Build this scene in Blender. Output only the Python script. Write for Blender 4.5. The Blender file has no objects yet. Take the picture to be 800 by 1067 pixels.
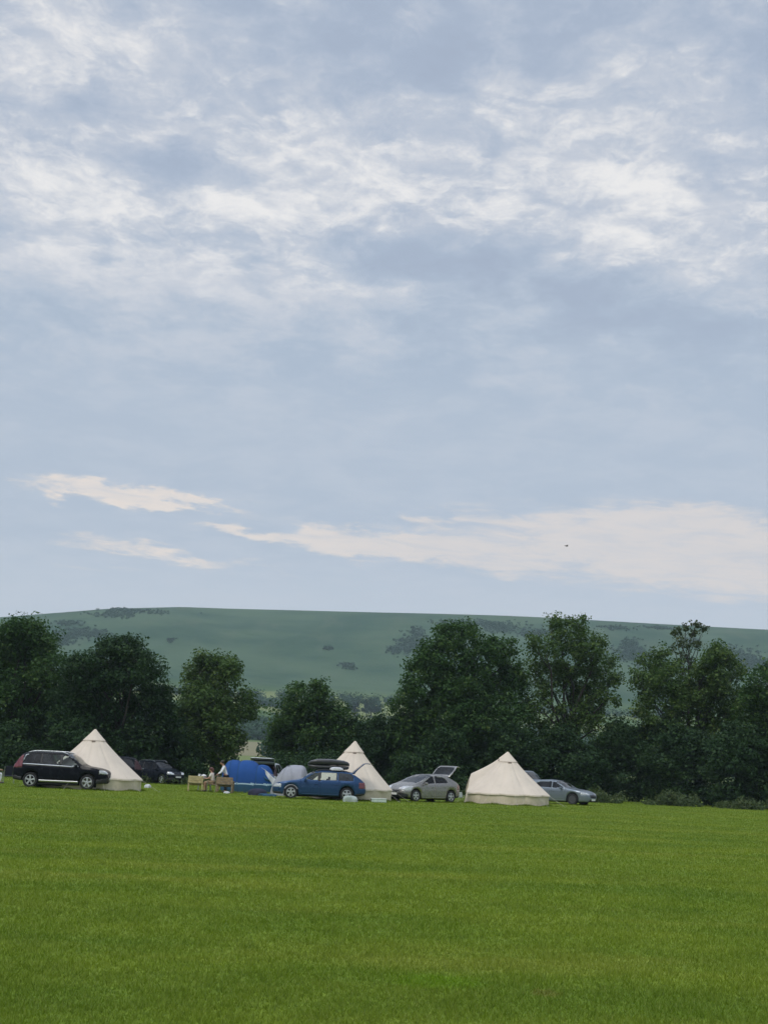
import bpy, bmesh, math, random
import numpy as np
from mathutils import Vector, Matrix, Euler

R = math.radians
scene = bpy.context.scene
COL = scene.collection

# ------------------------------------------------------------------ camera
CAM_H = 1.6
F_PX = 1500.0                      # focal length in pixels of an 800 px wide picture
PITCH, ROLL = R(10.16), R(2.5)
cam_rot = Matrix.Rotation(math.pi / 2 + PITCH, 3, 'X') @ Matrix.Rotation(ROLL, 3, 'Z')
cd = bpy.data.cameras.new('camera')
cam = bpy.data.objects.new('camera', cd)
COL.objects.link(cam)
cam.location = (0, 0, CAM_H)
cam.rotation_mode = 'XYZ'
cam.rotation_euler = cam_rot.to_euler()
cd.sensor_fit = 'HORIZONTAL'
cd.sensor_width = 36.0
cd.lens = 36.0 * F_PX / 800.0
cd.clip_start = 0.1
cd.clip_end = 20000
scene.camera = cam


def ray(px, py):
    return (cam_rot @ Vector(((px - 400) / F_PX, -(py - 533.5) / F_PX, -1))).normalized()


def on_plane(px, py, y):
    """point of the vertical plane at distance y seen at a photo position"""
    d = ray(px, py)
    t = y / d.y
    return Vector((d.x * t, y, CAM_H + d.z * t))


def on_ground(px, y):
    """point of the level field at distance y under photo column px"""
    lo, hi = -200.0, 200.0
    for _ in range(50):
        m = (lo + hi) / 2
        v = cam_rot.transposed() @ Vector((m, y, -CAM_H))
        if 400 + F_PX * v.x / -v.z < px:
            lo = m
        else:
            hi = m
    return Vector((lo, y, 0))


# ------------------------------------------------------------------ objects
def tag(o, label=None, cat=None, group=None, kind=None):
    if label: o['label'] = label
    if cat: o['category'] = cat
    if group: o['group'] = group
    if kind: o['kind'] = kind
    return o


def thing(name, label, cat, loc=(0, 0, 0), rotz=0.0, group=None):
    o = bpy.data.objects.new(name, None)
    o.empty_display_size = 0.3
    COL.objects.link(o)
    o.location = loc
    o.rotation_euler = (0, 0, rotz)
    return tag(o, label, cat, group)


def link_mesh(name, me, mat=None, parent=None, smooth=True):
    if mat is not None and not me.materials:
        me.materials.append(mat)
    if smooth and len(me.polygons):
        me.polygons.foreach_set('use_smooth', np.ones(len(me.polygons), dtype=bool))
    o = bpy.data.objects.new(name, me)
    COL.objects.link(o)
    if parent is not None:
        o.parent = parent
    return o


def np_mesh(name, verts, faces):
    """verts (n,3), faces (m,k) arrays -> mesh, quick for big ones"""
    verts = np.asarray(verts, dtype=np.float32)
    faces = np.asarray(faces, dtype=np.int32)
    m, k = faces.shape
    me = bpy.data.meshes.new(name)
    me.vertices.add(len(verts))
    me.vertices.foreach_set('co', verts.ravel())
    me.loops.add(m * k)
    me.loops.foreach_set('vertex_index', faces.ravel())
    me.polygons.add(m)
    me.polygons.foreach_set('loop_start', np.arange(0, m * k, k, dtype=np.int32))
    me.update(calc_edges=True)
    return me


class MB:
    """collects shapes into one mesh"""
    def __init__(self):
        self.v, self.f = [], []

    def add(self, vs, fs):
        n = len(self.v)
        self.v += [tuple(v) for v in vs]
        self.f += [tuple(i + n for i in f) for f in fs]

    def box(self, c, s, rot=None, bevel=0.0):
        bm = bmesh.new()
        bmesh.ops.create_cube(bm, size=1.0)
        bmesh.ops.scale(bm, vec=s, verts=bm.verts)
        if bevel > 0:
            bmesh.ops.bevel(bm, geom=list(bm.edges), offset=bevel, segments=2, affect='EDGES', profile=0.6)
        M = Matrix.Translation(c)
        if rot is not None:
            M = M @ Euler(rot).to_matrix().to_4x4()
        bm.transform(M)
        bm.verts.index_update()
        self.add([v.co[:] for v in bm.verts], [[v.index for v in f.verts] for f in bm.faces])
        bm.free()

    def tube(self, pts, r, n=8, cap=True):
        pts = [Vector(p) for p in pts]
        rs = [float(q) for q in r] if isinstance(r, (list, tuple)) else [float(r)] * len(pts)
        rings = []
        up = Vector((0, 0, 1))
        for i, p in enumerate(pts):
            d = (pts[min(i + 1, len(pts) - 1)] - pts[max(i - 1, 0)]).normalized()
            a = d.cross(up)
            if a.length < 1e-3:
                a = d.cross(Vector((1, 0, 0)))
            a.normalize()
            b = d.cross(a)
            rings.append([p + rs[i] * (math.cos(t) * a + math.sin(t) * b)
                          for t in [2 * math.pi * k / n for k in range(n)]])
        vs = [v for ring in rings for v in ring]
        fs = []
        for i in range(len(pts) - 1):
            for k in range(n):
                fs.append((i * n + k, i * n + (k + 1) % n, (i + 1) * n + (k + 1) % n, (i + 1) * n + k))
        if cap:
            fs.append(tuple(range(n)))
            fs.append(tuple((len(pts) - 1) * n + k for k in range(n))[::-1])
        self.add(vs, fs)

    def lathe(self, prof, n=32, axis='Y', c=(0, 0, 0)):
        """prof: list of (radius, height along axis)"""
        vs, fs = [], []
        for (r, h) in prof:
            for k in range(n):
                t = 2 * math.pi * k / n
                a, b = r * math.cos(t), r * math.sin(t)
                p = (a, h, b) if axis == 'Y' else ((a, b, h) if axis == 'Z' else (h, a, b))
                vs.append((p[0] + c[0], p[1] + c[1], p[2] + c[2]))
        for i in range(len(prof) - 1):
            for k in range(n):
                fs.append((i * n + k, i * n + (k + 1) % n, (i + 1) * n + (k + 1) % n, (i + 1) * n + k))
        self.add(vs, fs)

    def ell(self, c, r, n=12, m=8):
        vs, fs = [], []
        for i in range(m + 1):
            ph = math.pi * i / m
            for k in range(n):
                t = 2 * math.pi * k / n
                vs.append((c[0] + r[0] * math.sin(ph) * math.cos(t), c[1] + r[1] * math.sin(ph) * math.sin(t),
                           c[2] + r[2] * math.cos(ph)))
        for i in range(m):
            for k in range(n):
                fs.append((i * n + k, (i + 1) * n + k, (i + 1) * n + (k + 1) % n, i * n + (k + 1) % n))
        self.add(vs, fs)

    def build(self, name, mat, parent=None, smooth=False, auto=None):
        me = bpy.data.meshes.new(name)
        me.from_pydata(self.v, [], self.f)
        bm = bmesh.new()
        bm.from_mesh(me)
        bmesh.ops.remove_doubles(bm, verts=bm.verts, dist=1e-5)
        bmesh.ops.recalc_face_normals(bm, faces=bm.faces)
        bm.to_mesh(me)
        bm.free()
        o = link_mesh(name, me, mat, parent, smooth=smooth or auto is not None)
        if auto is not None:
            me.set_sharp_from_angle(angle=R(auto))
        return o


# ------------------------------------------------------------------ node helpers
def lin(c):
    return tuple(((v / 255) / 12.92 if v / 255 <= 0.04045 else ((v / 255 + 0.055) / 1.055) ** 2.4) for v in c)


class NT:
    def __init__(self, nt):
        self.nt = nt

    def node(self, typ, **kw):
        n = self.nt.nodes.new(typ)
        for k, v in kw.items():
            setattr(n, k, v)
        return n

    def put(self, sock, v):
        if isinstance(v, bpy.types.NodeSocket):
            self.nt.links.new(v, sock)
        elif v is not None:
            if hasattr(sock.default_value, '__len__') and not hasattr(v, '__len__'):
                v = (v,) * len(sock.default_value)
            elif hasattr(sock.default_value, '__len__') and len(sock.default_value) == 4 and len(v) == 3:
                v = tuple(v) + (1,)
            sock.default_value = v

    def math(self, op, a, b=None, c=None, clamp=False):
        n = self.node('ShaderNodeMath', operation=op, use_clamp=clamp)
        for i, v in enumerate((a, b, c)):
            if v is not None:
                self.put(n.inputs[i], v)
        return n.outputs[0]

    def vmath(self, op, a, b=None):
        n = self.node('ShaderNodeVectorMath', operation=op)
        self.put(n.inputs[0], a)
        if b is not None:
            self.put(n.inputs[1], b)
        return n.outputs[0]

    def scale(self, v, s):
        n = self.node('ShaderNodeVectorMath', operation='SCALE')
        self.put(n.inputs[0], v)
        self.put(n.inputs['Scale'], s)
        return n.outputs[0]

    def noise(self, vec, scale, detail=4, rough=0.5, color=False, dist=0.0, lac=2.0):
        n = self.node('ShaderNodeTexNoise')
        self.put(n.inputs['Vector'], vec)
        self.put(n.inputs['Scale'], scale)
        self.put(n.inputs['Detail'], detail)
        self.put(n.inputs['Roughness'], rough)
        self.put(n.inputs['Distortion'], dist)
        self.put(n.inputs['Lacunarity'], lac)
        return n.outputs['Color' if color else 'Fac']

    def ramp(self, fac, a, b, lo=0.0, hi=1.0, smooth=True):
        n = self.node('ShaderNodeMapRange', interpolation_type='SMOOTHSTEP' if smooth else 'LINEAR')
        self.put(n.inputs['Value'], fac)
        n.inputs['From Min'].default_value = a
        n.inputs['From Max'].default_value = b
        n.inputs['To Min'].default_value = lo
        n.inputs['To Max'].default_value = hi
        return n.outputs['Result']

    def mix(self, fac, a, b, mode='MIX'):
        n = self.node('ShaderNodeMix', data_type='RGBA', blend_type=mode)
        self.put(n.inputs[0], fac)
        self.put(n.inputs[6], a)
        self.put(n.inputs[7], b)
        return n.outputs[2]

    def comb(self, x, y, z):
        n = self.node('ShaderNodeCombineXYZ')
        for i, v in enumerate((x, y, z)):
            self.put(n.inputs[i], v)
        return n.outputs[0]

    def sep(self, v):
        n = self.node('ShaderNodeSeparateXYZ')
        self.put(n.inputs[0], v)
        return n.outputs

    def bump(self, h, strength=0.3, dist=0.02):
        n = self.node('ShaderNodeBump')
        self.put(n.inputs['Height'], h)
        n.inputs['Strength'].default_value = strength
        n.inputs['Distance'].default_value = dist
        return n.outputs[0]

    def obj(self):
        return self.node('ShaderNodeTexCoord').outputs['Object']

    def pos(self):
        return self.node('ShaderNodeNewGeometry').outputs['Position']


def mat(name, fn):
    m = bpy.data.materials.new(name)
    m.use_nodes = True
    nt = m.node_tree
    b = nt.nodes['Principled BSDF']
    t = NT(nt)
    fn(t, b, nt.nodes['Material Output'])
    return m


def surf(name, col, rough=0.6, var=0.12, scale=6.0, metal=0.0, coat=0.0, bump=0.0, bscale=60.0, spec=0.5, trans=0.0):
    """a plain surface with uneven tone, gloss and a little relief"""
    def fn(t, b, out):
        o = t.obj()
        n = t.noise(o, scale, 5, 0.6)
        c1 = tuple(max(0.0, v * (1 - var)) for v in col)
        c2 = tuple(min(1.0, v * (1 + var)) for v in col)
        t.put(b.inputs['Base Color'], t.mix(t.ramp(n, 0.3, 0.7), c1, c2))
        t.put(b.inputs['Roughness'], t.ramp(n, 0.2, 0.8, max(0.02, rough - 0.08), min(1, rough + 0.08)))
        b.inputs['Metallic'].default_value = metal
        b.inputs['Coat Weight'].default_value = coat
        b.inputs['Coat Roughness'].default_value = 0.06
        b.inputs['Specular IOR Level'].default_value = spec
        if bump:
            t.put(b.inputs['Normal'], t.bump(t.noise(o, bscale, 4, 0.6), bump, 0.01))
        if trans:
            tr = t.node('ShaderNodeBsdfTranslucent')
            t.put(tr.inputs['Color'], c1)
            mx = t.node('ShaderNodeMixShader')
            mx.inputs[0].default_value = trans
            t.put(mx.inputs[1], b.outputs[0])
            t.put(mx.inputs[2], tr.outputs[0])
            t.put(out.inputs['Surface'], mx.outputs[0])
    return mat(name, fn)

# ------------------------------------------------------------------ render, sky and sun
scene.render.engine = 'CYCLES'
cy = scene.cycles
cy.use_denoising = True
cy.max_bounces = 8
cy.diffuse_bounces = 3
cy.glossy_bounces = 3
cy.transmission_bounces = 4
cy.transparent_max_bounces = 12
cy.volume_bounces = 0
cy.sample_clamp_indirect = 4.0
cy.caustics_reflective = False
cy.caustics_refractive = False
vs = scene.view_settings
vs.view_transform = 'Standard'
vs.look = 'None'
vs.exposure = 0.1
vs.gamma = 1.0
vs.use_curve_mapping = False

SUN_EL, SUN_AZ = R(50), R(215)          # azimuth clockwise from +Y: behind the camera, from the left
world = bpy.data.worlds.new('World')
scene.world = world
world.use_nodes = True
world.cycles.sampling_method = 'MANUAL'
world.cycles.sample_map_resolution = 1024
wt = NT(world.node_tree)
bg = world.node_tree.nodes['Background']
bg.inputs['Strength'].default_value = 0.1
sky = wt.node('ShaderNodeTexSky', sky_type='NISHITA')
sky.sun_disc = False
sky.sun_elevation = SUN_EL
sky.sun_rotation = SUN_AZ
sky.air_density = 1.0
sky.dust_density = 2.0
dirv = wt.vmath('NORMALIZE', wt.node('ShaderNodeTexCoord').outputs['Generated'])
dx, dy, dz = wt.sep(dirv)
DEG = 180 / math.pi
el = wt.math('MULTIPLY', wt.math('ARCSINE', dz), DEG)
az = wt.math('MULTIPLY', wt.math('ARCTAN2', dx, dy), DEG)
# cloud-deck coordinates: the sheet of cloud is level and recedes towards the horizon
den = wt.math('ADD', wt.math('MAXIMUM', dz, 0.0), 0.10)
deck = wt.comb(wt.math('DIVIDE', dx, den), wt.math('DIVIDE', dy, den), 0.0)
shear = wt.comb(wt.math('DIVIDE', dx, den), wt.math('MULTIPLY', wt.math('DIVIDE', dy, den), 0.92), 3.7)
big = wt.noise(shear, 1.7, 5, 0.52, dist=0.4)
mid = wt.noise(shear, 5.5, 8, 0.60, dist=0.3)
fine = wt.noise(shear, 15.0, 6, 0.62, dist=0.2)
wob = wt.noise(wt.comb(wt.math('MULTIPLY', az, 0.25), wt.math('MULTIPLY', el, 0.8), 0.0), 1.0, 7, 0.62, color=True)
wx, wy, _wz = wt.sep(wt.vmath('SUBTRACT', wob, (0.5, 0.5, 0.5)))
azw = wt.math('ADD', az, wt.math('MULTIPLY', wx, 6.0))
elw = wt.math('ADD', el, wt.math('MULTIPLY', wy, 2.6))


def sky_pos(px, py):
    d = ray(px, py)
    return math.degrees(math.atan2(d.x, d.y)), math.degrees(math.asin(d.z))


def patch(px, py, rx, ry, slope=0.0, hard=False):
    """soft elliptical region of the sky, radii in photo pixels"""
    a0, e0 = sky_pos(px, py)
    k = 180 / math.pi / F_PX
    u = wt.math('SUBTRACT', azw, a0)
    v = wt.math('SUBTRACT', elw, e0)
    v = wt.math('ADD', v, wt.math('MULTIPLY', u, slope))
    u = wt.math('DIVIDE', u, rx * k)
    v = wt.math('DIVIDE', v, ry * k)
    q = wt.math('ADD', wt.math('MULTIPLY', u, u), wt.math('MULTIPLY', v, v))
    if hard:
        return wt.ramp(q, 1.35, 0.45)
    return wt.math('EXPONENT', wt.math('MULTIPLY', q, -1.0))


def total(items):
    s = None
    for w, p in items:
        p = wt.math('MULTIPLY', p, w)
        s = p if s is None else wt.math('ADD', s, p)
    return s


up_zone = wt.ramp(el, 16.5, 21.0)
lumps = total([
    (0.55, patch(60, 205, 150, 60, 0.12)), (0.30, patch(120, 30, 140, 50)), (0.45, patch(290, 215, 130, 28, 0.05)),
    (0.55, patch(600, 195, 150, 55, 0.20)), (0.50, patch(700, 195, 90, 30, 0.1)), (0.30, patch(540, 100, 60, 25)),
    (0.30, patch(270, 130, 150, 60, 0.1)), (0.42, patch(320, 298, 90, 16, 0.05)), (0.30, patch(180, 300, 140, 40)),
    (0.30, patch(430, 200, 90, 30, 0.25)), (0.25, patch(390, 50, 60, 60)), (0.22, patch(700, 60, 150, 50)),
    (0.30, patch(640, 240, 80, 25, 0.25)), (0.25, patch(780, 300, 60, 20, 0.3)), (0.2, patch(20, 60, 80, 40)),
    (-0.40, patch(230, 180, 60, 24, 0.1)), (-0.35, patch(210, 245, 50, 26)), (-0.45, patch(560, 320, 300, 55, 0.25)),
    (-0.25, patch(620, 60, 110, 26, 0.05)), (-0.25, patch(470, 90, 40, 60)), (-0.2, patch(330, 25, 120, 25)),
])
# ripples and ragged edges of the broken layer
cells = wt.noise(wt.vmath('ADD', shear, wt.scale(wt.vmath('SUBTRACT', wt.noise(shear, 7.0, 4, 0.6, color=True), (0.5, 0.5, 0.5)), 0.16)), 10.5, 9, 0.66, dist=0.5)
ridg = wt.math('SUBTRACT', 1.0, wt.math('MULTIPLY', wt.math('ABSOLUTE', wt.math('SUBTRACT', wt.noise(shear, 8.0, 7, 0.58, dist=0.6), 0.5)), 5.5))
light = wt.math('ADD', wt.math('MULTIPLY', lumps, 0.84), wt.math('MULTIPLY', wt.math('SUBTRACT', big, 0.5), 1.3))
light = wt.math('ADD', light, wt.math('MULTIPLY', wt.math('SUBTRACT', mid, 0.5), 1.5))
light = wt.math('ADD', light, wt.math('MULTIPLY', wt.math('SUBTRACT', cells, 0.5), 1.5))
light = wt.math('ADD', light, wt.math('MULTIPLY', wt.math('SUBTRACT', fine, 0.5), 0.7))
veil = wt.math('MULTIPLY', wt.ramp(light, -0.25, 0.55), wt.ramp(el, 12.5, 19.0, 0.22, 1.0))
hot = wt.math('MULTIPLY', wt.ramp(wt.math('ADD', light, wt.math('MULTIPLY', ridg, 0.34)), 0.40, 1.10), up_zone)
under = wt.math('MULTIPLY', wt.ramp(light, 0.05, -0.7), wt.ramp(el, 14, 20))
# smooth grey-blue base
base_c = wt.mix(wt.ramp(el, 5.5, 9.5), lin((194, 203, 214)), lin((179, 191, 206)))
base_c = wt.mix(wt.ramp(el, 12, 17), base_c, lin((173, 187, 204)))
base_c = wt.mix(wt.ramp(el, 17, 24), base_c, lin((169, 182, 201)))
base_c = wt.mix(wt.math('MULTIPLY', wt.ramp(mid, 0.35, 0.65), 0.25), base_c, lin((196, 204, 215)))
c = wt.mix(under, base_c, lin((164, 176, 195)))
c = wt.mix(wt.math('MULTIPLY', veil, 0.92), c, lin((204, 208, 216)))
c = wt.mix(wt.math('MULTIPLY', hot, 0.80), c, lin((246, 243, 239)))
# long pale bars low over the hill
shred = wt.noise(wt.comb(wt.math('MULTIPLY', az, 0.45), wt.math('MULTIPLY', wt.math('ADD', el, wt.math('MULTIPLY', az, 0.05)), 2.6), 0.0), 1.0, 9, 0.68, dist=0.5)


def bar(px, py, rx, ry, slope, a):
    return (a, patch(px, py, rx, ry, slope))


bars = total([
    bar(95, 508, 70, 10, 0.10, 1.0), bar(160, 520, 75, 8, 0.07, 0.8), bar(55, 524, 18, 9, 0.0, 0.5), bar(225, 527, 45, 4, 0.03, 0.5),
    bar(110, 570, 80, 12, 0.07, 0.5), bar(210, 584, 90, 7, 0.06, 0.55),
    bar(270, 560, 70, 9, 0.04, 1.1), bar(380, 566, 90, 13, 0.08, 1.1), bar(470, 580, 90, 16, 0.13, 0.9), bar(580, 562, 120, 28, 0.05, 0.95), bar(730, 572, 120, 42, 0.06, 1.0),
    bar(800, 590, 90, 36, 0.0, 0.7), bar(690, 538, 110, 14, 0.0, 0.6), bar(450, 538, 40, 5, 0.0, 0.55), bar(370, 548, 25, 4, 0.0, 0.4), bar(60, 592, 120, 8, 0.0, 0.25),
])
bars = wt.ramp(wt.math('ADD', bars, wt.math('MULTIPLY', wt.math('SUBTRACT', shred, 0.5), 1.5)), 0.22, 1.0)
bars = wt.math('MULTIPLY', bars, wt.math('MULTIPLY', wt.ramp(el, 11.6, 10.6), wt.ramp(shred, 0.25, 0.62, 0.55, 1.0)))
c = wt.mix(wt.math('MULTIPLY', bars, 0.95), c, wt.mix(wt.ramp(az, -10, 5), lin((236, 224, 213)), lin((221, 214, 210))))
# brighter overhead like any cloudy sky, boosted above the view to light the ground
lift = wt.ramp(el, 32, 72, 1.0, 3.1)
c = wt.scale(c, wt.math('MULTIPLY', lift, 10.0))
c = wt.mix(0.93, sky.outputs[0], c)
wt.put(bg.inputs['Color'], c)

sd = bpy.data.lights.new('sun', 'SUN')
sd.energy = 1.4
sd.angle = R(25)
sd.color = (1.0, 0.95, 0.88)
sun = bpy.data.objects.new('sun', sd)
COL.objects.link(sun)
sun_dir = Vector((math.sin(SUN_AZ) * math.cos(SUN_EL), math.cos(SUN_AZ) * math.cos(SUN_EL), math.sin(SUN_EL)))
sun.rotation_euler = sun_dir.to_track_quat('Z', 'Y').to_euler()
sun.location = sun_dir * 60

# ------------------------------------------------------------------ field, hill, haze
YS = [0, 150, 300, 500, 700, 900, 1100, 1250, 1400, 1550, 1700, 1850, 2100, 2600, 3600]
ZS = [0, 0.0, 1.5, 6.0, 16, 34, 60, 94, 137, 168, 182.5, 186, 178, 150, 100]


def smoothstep(a, b, x):
    t = np.clip((x - a) / (b - a), 0, 1)
    return t * t * (3 - 2 * t)


_rng = np.random.default_rng(5)
_waves = [(_rng.uniform(0.002, 0.012), _rng.uniform(0, 6.28), _rng.uniform(0, 6.28)) for _ in range(10)]


def pchip(xs, ys, x):
    xs, ys = np.asarray(xs, float), np.asarray(ys, float)
    h = np.diff(xs)
    d = np.diff(ys) / h
    m = np.zeros_like(ys)
    m[0], m[-1] = d[0], d[-1]
    for i in range(1, len(xs) - 1):
        if d[i - 1] * d[i] > 0:
            w1, w2 = 2 * h[i] + h[i - 1], h[i] + 2 * h[i - 1]
            m[i] = (w1 + w2) / (w1 / d[i - 1] + w2 / d[i])
    x = np.clip(np.asarray(x, float), xs[0], xs[-1])
    i = np.clip(np.searchsorted(xs, x, side='right') - 1, 0, len(xs) - 2)
    t = (x - xs[i]) / h[i]
    return (ys[i] * (1 + 2 * t) * (1 - t) ** 2 + h[i] * m[i] * t * (1 - t) ** 2
            + ys[i + 1] * t * t * (3 - 2 * t) + h[i] * m[i + 1] * t * t * (t - 1))


def height(x, y):
    x, y = np.asarray(x, float), np.asarray(y, float)
    z = pchip(YS, ZS, np.abs(y))
    crest = np.interp(x, [-1600, -700, -500, -390, -300, -225, -100, 100, 450, 900, 1600],
                      [0.62, 0.74, 0.80, 0.885, 0.958, 0.992, 1.0, 1.0, 1.0, 0.93, 0.8])
    z = z * (1 + (crest - 1) * smoothstep(900, 1500, y))
    und = sum(np.sin(k * x + p) * np.sin(k * 0.8 * y + q) for k, p, q in _waves)
    z = z + und * 1.1 * smoothstep(350, 900, y) * (0.4 + 0.6 * (1 - smoothstep(1450, 1650, y)))
    z = z - smoothstep(0, 1, np.exp(-((x + 60 + 0.15 * (y - 1300)) / 130) ** 2)) * 9 * smoothstep(1050, 1250, y) * (1 - smoothstep(1480, 1640, y))
    z = z - np.exp(-((x - 330) / 90) ** 2) * 7 * smoothstep(1050, 1250, y) * (1 - smoothstep(1480, 1640, y))
    return z


def grid(xs, ys):
    X, Y = np.meshgrid(xs, ys)
    V = np.stack([X, Y, height(X, Y)], -1).reshape(-1, 3)
    nx, ny = len(xs), len(ys)
    i = (np.arange(ny - 1)[:, None] * nx + np.arange(nx - 1)[None, :]).ravel()
    return V, np.stack([i, i + 1, i + nx + 1, i + nx], -1)


def turf_colour(t):
    """colour of the mown turf by its place on the field (metres)"""
    p = t.pos()
    x, y, z = t.sep(p)
    flat = t.comb(x, y, 0.0)
    c = t.mix(t.ramp(t.noise(flat, 0.35, 6, 0.6), 0.3, 0.7), (0.150, 0.232, 0.014), (0.218, 0.284, 0.021))
    c = t.mix(t.ramp(t.noise(t.comb(t.math('MULTIPLY', x, 0.25), y, 2.0), 0.5, 5, 0.6), 0.48, 0.72), c, (0.255, 0.295, 0.034))
    c = t.mix(t.ramp(t.noise(flat, 2.3, 5, 0.65), 0.55, 0.75, 0.0, 0.55), c, (0.085, 0.150, 0.010))

    band = t.noise(t.comb(t.math('MULTIPLY', x, 0.06), t.math('MULTIPLY', y, 0.42), 5.0), 1.0, 4, 0.55)
    c = t.mix(t.ramp(band, 0.42, 0.62, 0.0, 0.35), c, (0.100, 0.170, 0.012))
    c = t.mix(t.ramp(band, 0.42, 0.30, 0.0, 0.35), c, (0.270, 0.310, 0.045))

    def spot(px, py, rx, ry):
        d = ray(px, py)
        k = -CAM_H / d.z
        u = t.math('DIVIDE', t.math('SUBTRACT', x, d.x * k), rx)
        v = t.math('DIVIDE', t.math('SUBTRACT', y, d.y * k), ry)
        q = t.math('ADD', t.math('MULTIPLY', u, u), t.math('MULTIPLY', v, v))
        q = t.math('ADD', q, t.math('MULTIPLY', t.math('SUBTRACT', t.noise(flat, 5.0, 4, 0.6), 0.5), 1.6))
        return t.ramp(q, 1.2, 0.1)
    c = t.mix(t.math('MULTIPLY', spot(455, 1024, 0.42, 0.45), 0.8), c, (0.150, 0.270, 0.004))   # lush patch
    c = t.mix(t.math('MULTIPLY', spot(570, 1036, 0.14, 0.22), 0.5), c, (0.150, 0.105, 0.018))   # worn patch
    return c


def field_nodes(t, b, out):
    c = turf_colour(t)
    p = t.pos()
    x, y, z = t.sep(p)
    grain = t.noise(t.comb(t.math('MULTIPLY', x, 1.0), t.math('MULTIPLY', y, 0.45), 0.0), 16.0, 6, 0.7)
    c = t.mix(t.ramp(grain, 0.35, 0.65), t.mix(0.45, c, (0.03, 0.07, 0.01)), c)
    c = t.mix(t.ramp(t.noise(p, 55.0, 4, 0.7), 0.55, 0.75, 0, 0.4), c, (0.21, 0.27, 0.07))
    t.put(b.inputs['Base Color'], c)
    b.inputs['Roughness'].default_value = 0.85
    b.inputs['Specular IOR Level'].default_value = 0.15
    t.put(b.inputs['Normal'], t.bump(t.math('ADD', grain, t.noise(p, 40.0, 5, 0.7)), 0.55, 0.05))


def hill_nodes(t, b, out):
    p = t.pos()
    x, y, z = t.sep(p)
    down = t.mix(t.ramp(t.noise(p, 0.010, 7, 0.62), 0.34, 0.66), (0.028, 0.066, 0.034), (0.062, 0.104, 0.052))
    down = t.mix(t.ramp(t.noise(t.comb(x, t.math('MULTIPLY', y, 0.3), 7.0), 0.03, 6, 0.65), 0.5, 0.72, 0, 0.7), down, (0.070, 0.100, 0.054))
    down = t.mix(t.ramp(t.noise(p, 0.035, 6, 0.7), 0.58, 0.74, 0, 0.6), down, (0.030, 0.066, 0.026))
    # enclosed fields on the lower ground
    cell = t.node('ShaderNodeTexVoronoi', voronoi_dimensions='2D')
    t.put(cell.inputs['Vector'], t.comb(t.math('MULTIPLY', x, 0.006), t.math('MULTIPLY', y, 0.0085), 0.0))
    cell.inputs['Scale'].default_value = 1.0
    h = t.sep(cell.outputs['Color'])[0]
    low = t.mix(t.ramp(h, 0.15, 0.85), (0.060, 0.105, 0.030), (0.150, 0.180, 0.065))
    # stubble field near the treeline, with an uneven edge
    yy = t.math('ADD', y, t.math('MULTIPLY', t.noise(p, 0.03, 3, 0.5), 40.0))
    s = t.math('MULTIPLY', t.ramp(yy, 440, 446), t.ramp(yy, 640, 632))
    s = t.math('MULTIPLY', s, t.math('MULTIPLY', t.ramp(x, -90, -86), t.ramp(x, 30, 26)))
    low = t.mix(s, low, (0.19, 0.175, 0.10))
    c = t.mix(t.ramp(t.math('ADD', z, t.math('MULTIPLY', t.noise(p, 0.01, 3, 0.5), 14.0)), 58, 72), low, down)
    t.put(b.inputs['Base Color'], c)
    b.inputs['Roughness'].default_value = 0.95
    b.inputs['Specular IOR Level'].default_value = 0.1
    t.put(b.inputs['Normal'], t.bump(t.noise(p, 0.12, 6, 0.7), 0.5, 1.2))


M_FIELD = mat('mown_turf', field_nodes)
M_HILL = mat('downland', hill_nodes)
V, Fq = grid(np.linspace(-1600, 1600, 41), np.concatenate([np.linspace(-300, -20, 8), np.linspace(0, 150, 26)]))
V[:, 2] = 0
tag(link_mesh('field', np_mesh('field', V, Fq), M_FIELD), kind='structure')
V, Fq = grid(np.linspace(-1600, 1600, 260), np.concatenate([np.linspace(150, 900, 50), np.linspace(915, 2000, 110), np.linspace(2030, 3600, 30)]))
tag(link_mesh('hill', np_mesh('hill', V, Fq), M_HILL), kind='structure')

HAZE_DENSITY = 0.00015
hz = MB()
hz.box((0, 1650, 107.0), (3240, 3980, 217.0))


def haze_nodes(t, b, out):
    t.nt.nodes.remove(b)
    v = t.node('ShaderNodeVolumePrincipled')
    v.inputs['Color'].default_value = (0.72, 0.87, 1.0, 1)
    v.inputs['Density'].default_value = HAZE_DENSITY
    v.inputs['Anisotropy'].default_value = 0.1
    t.put(out.inputs['Volume'], v.outputs[0])


hz_o = hz.build('haze', mat('hazy_air', haze_nodes))
tag(hz_o, kind='stuff')
hz_o.visible_shadow = True

# blades of grass, thinning out with distance
rng = np.random.default_rng(11)
N = 950000
d = 8.3 * np.exp(rng.random(N) * math.log(113 / 8.3))
half = 0.30 * d + 2.2
gx = (rng.random(N) * 2 - 1) * half
h = (0.018 + 0.030 * rng.random(N) ** 1.6)
tuft = 0.5 + 0.5 * np.sin(gx * 5.1 + 2 * np.sin(d * 2.3)) * np.sin(d * 3.7 + gx * 1.3)
tuft2 = 0.5 + 0.5 * np.sin(gx * 13.0 + 3 * np.sin(d * 7.3)) * np.sin(d * 11.0 + 2 * np.sin(gx * 4.1))
h *= 0.55 + 0.45 * tuft + 0.55 * tuft2
w = 0.0036 * (d / 8.3) ** 0.75
a = rng.random(N) * 2 * math.pi
lean = h * (0.2 + 0.9 * rng.random(N))
la = rng.random(N) * 2 * math.pi
ux, uy = np.cos(a) * w, np.sin(a) * w
B = np.stack([gx, d, np.zeros(N) - 0.002], -1)
V = np.empty((N, 3, 3), np.float32)
V[:, 0] = B + np.stack([-ux, -uy, np.zeros(N)], -1)
V[:, 1] = B + np.stack([ux, uy, np.zeros(N)], -1)
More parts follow.
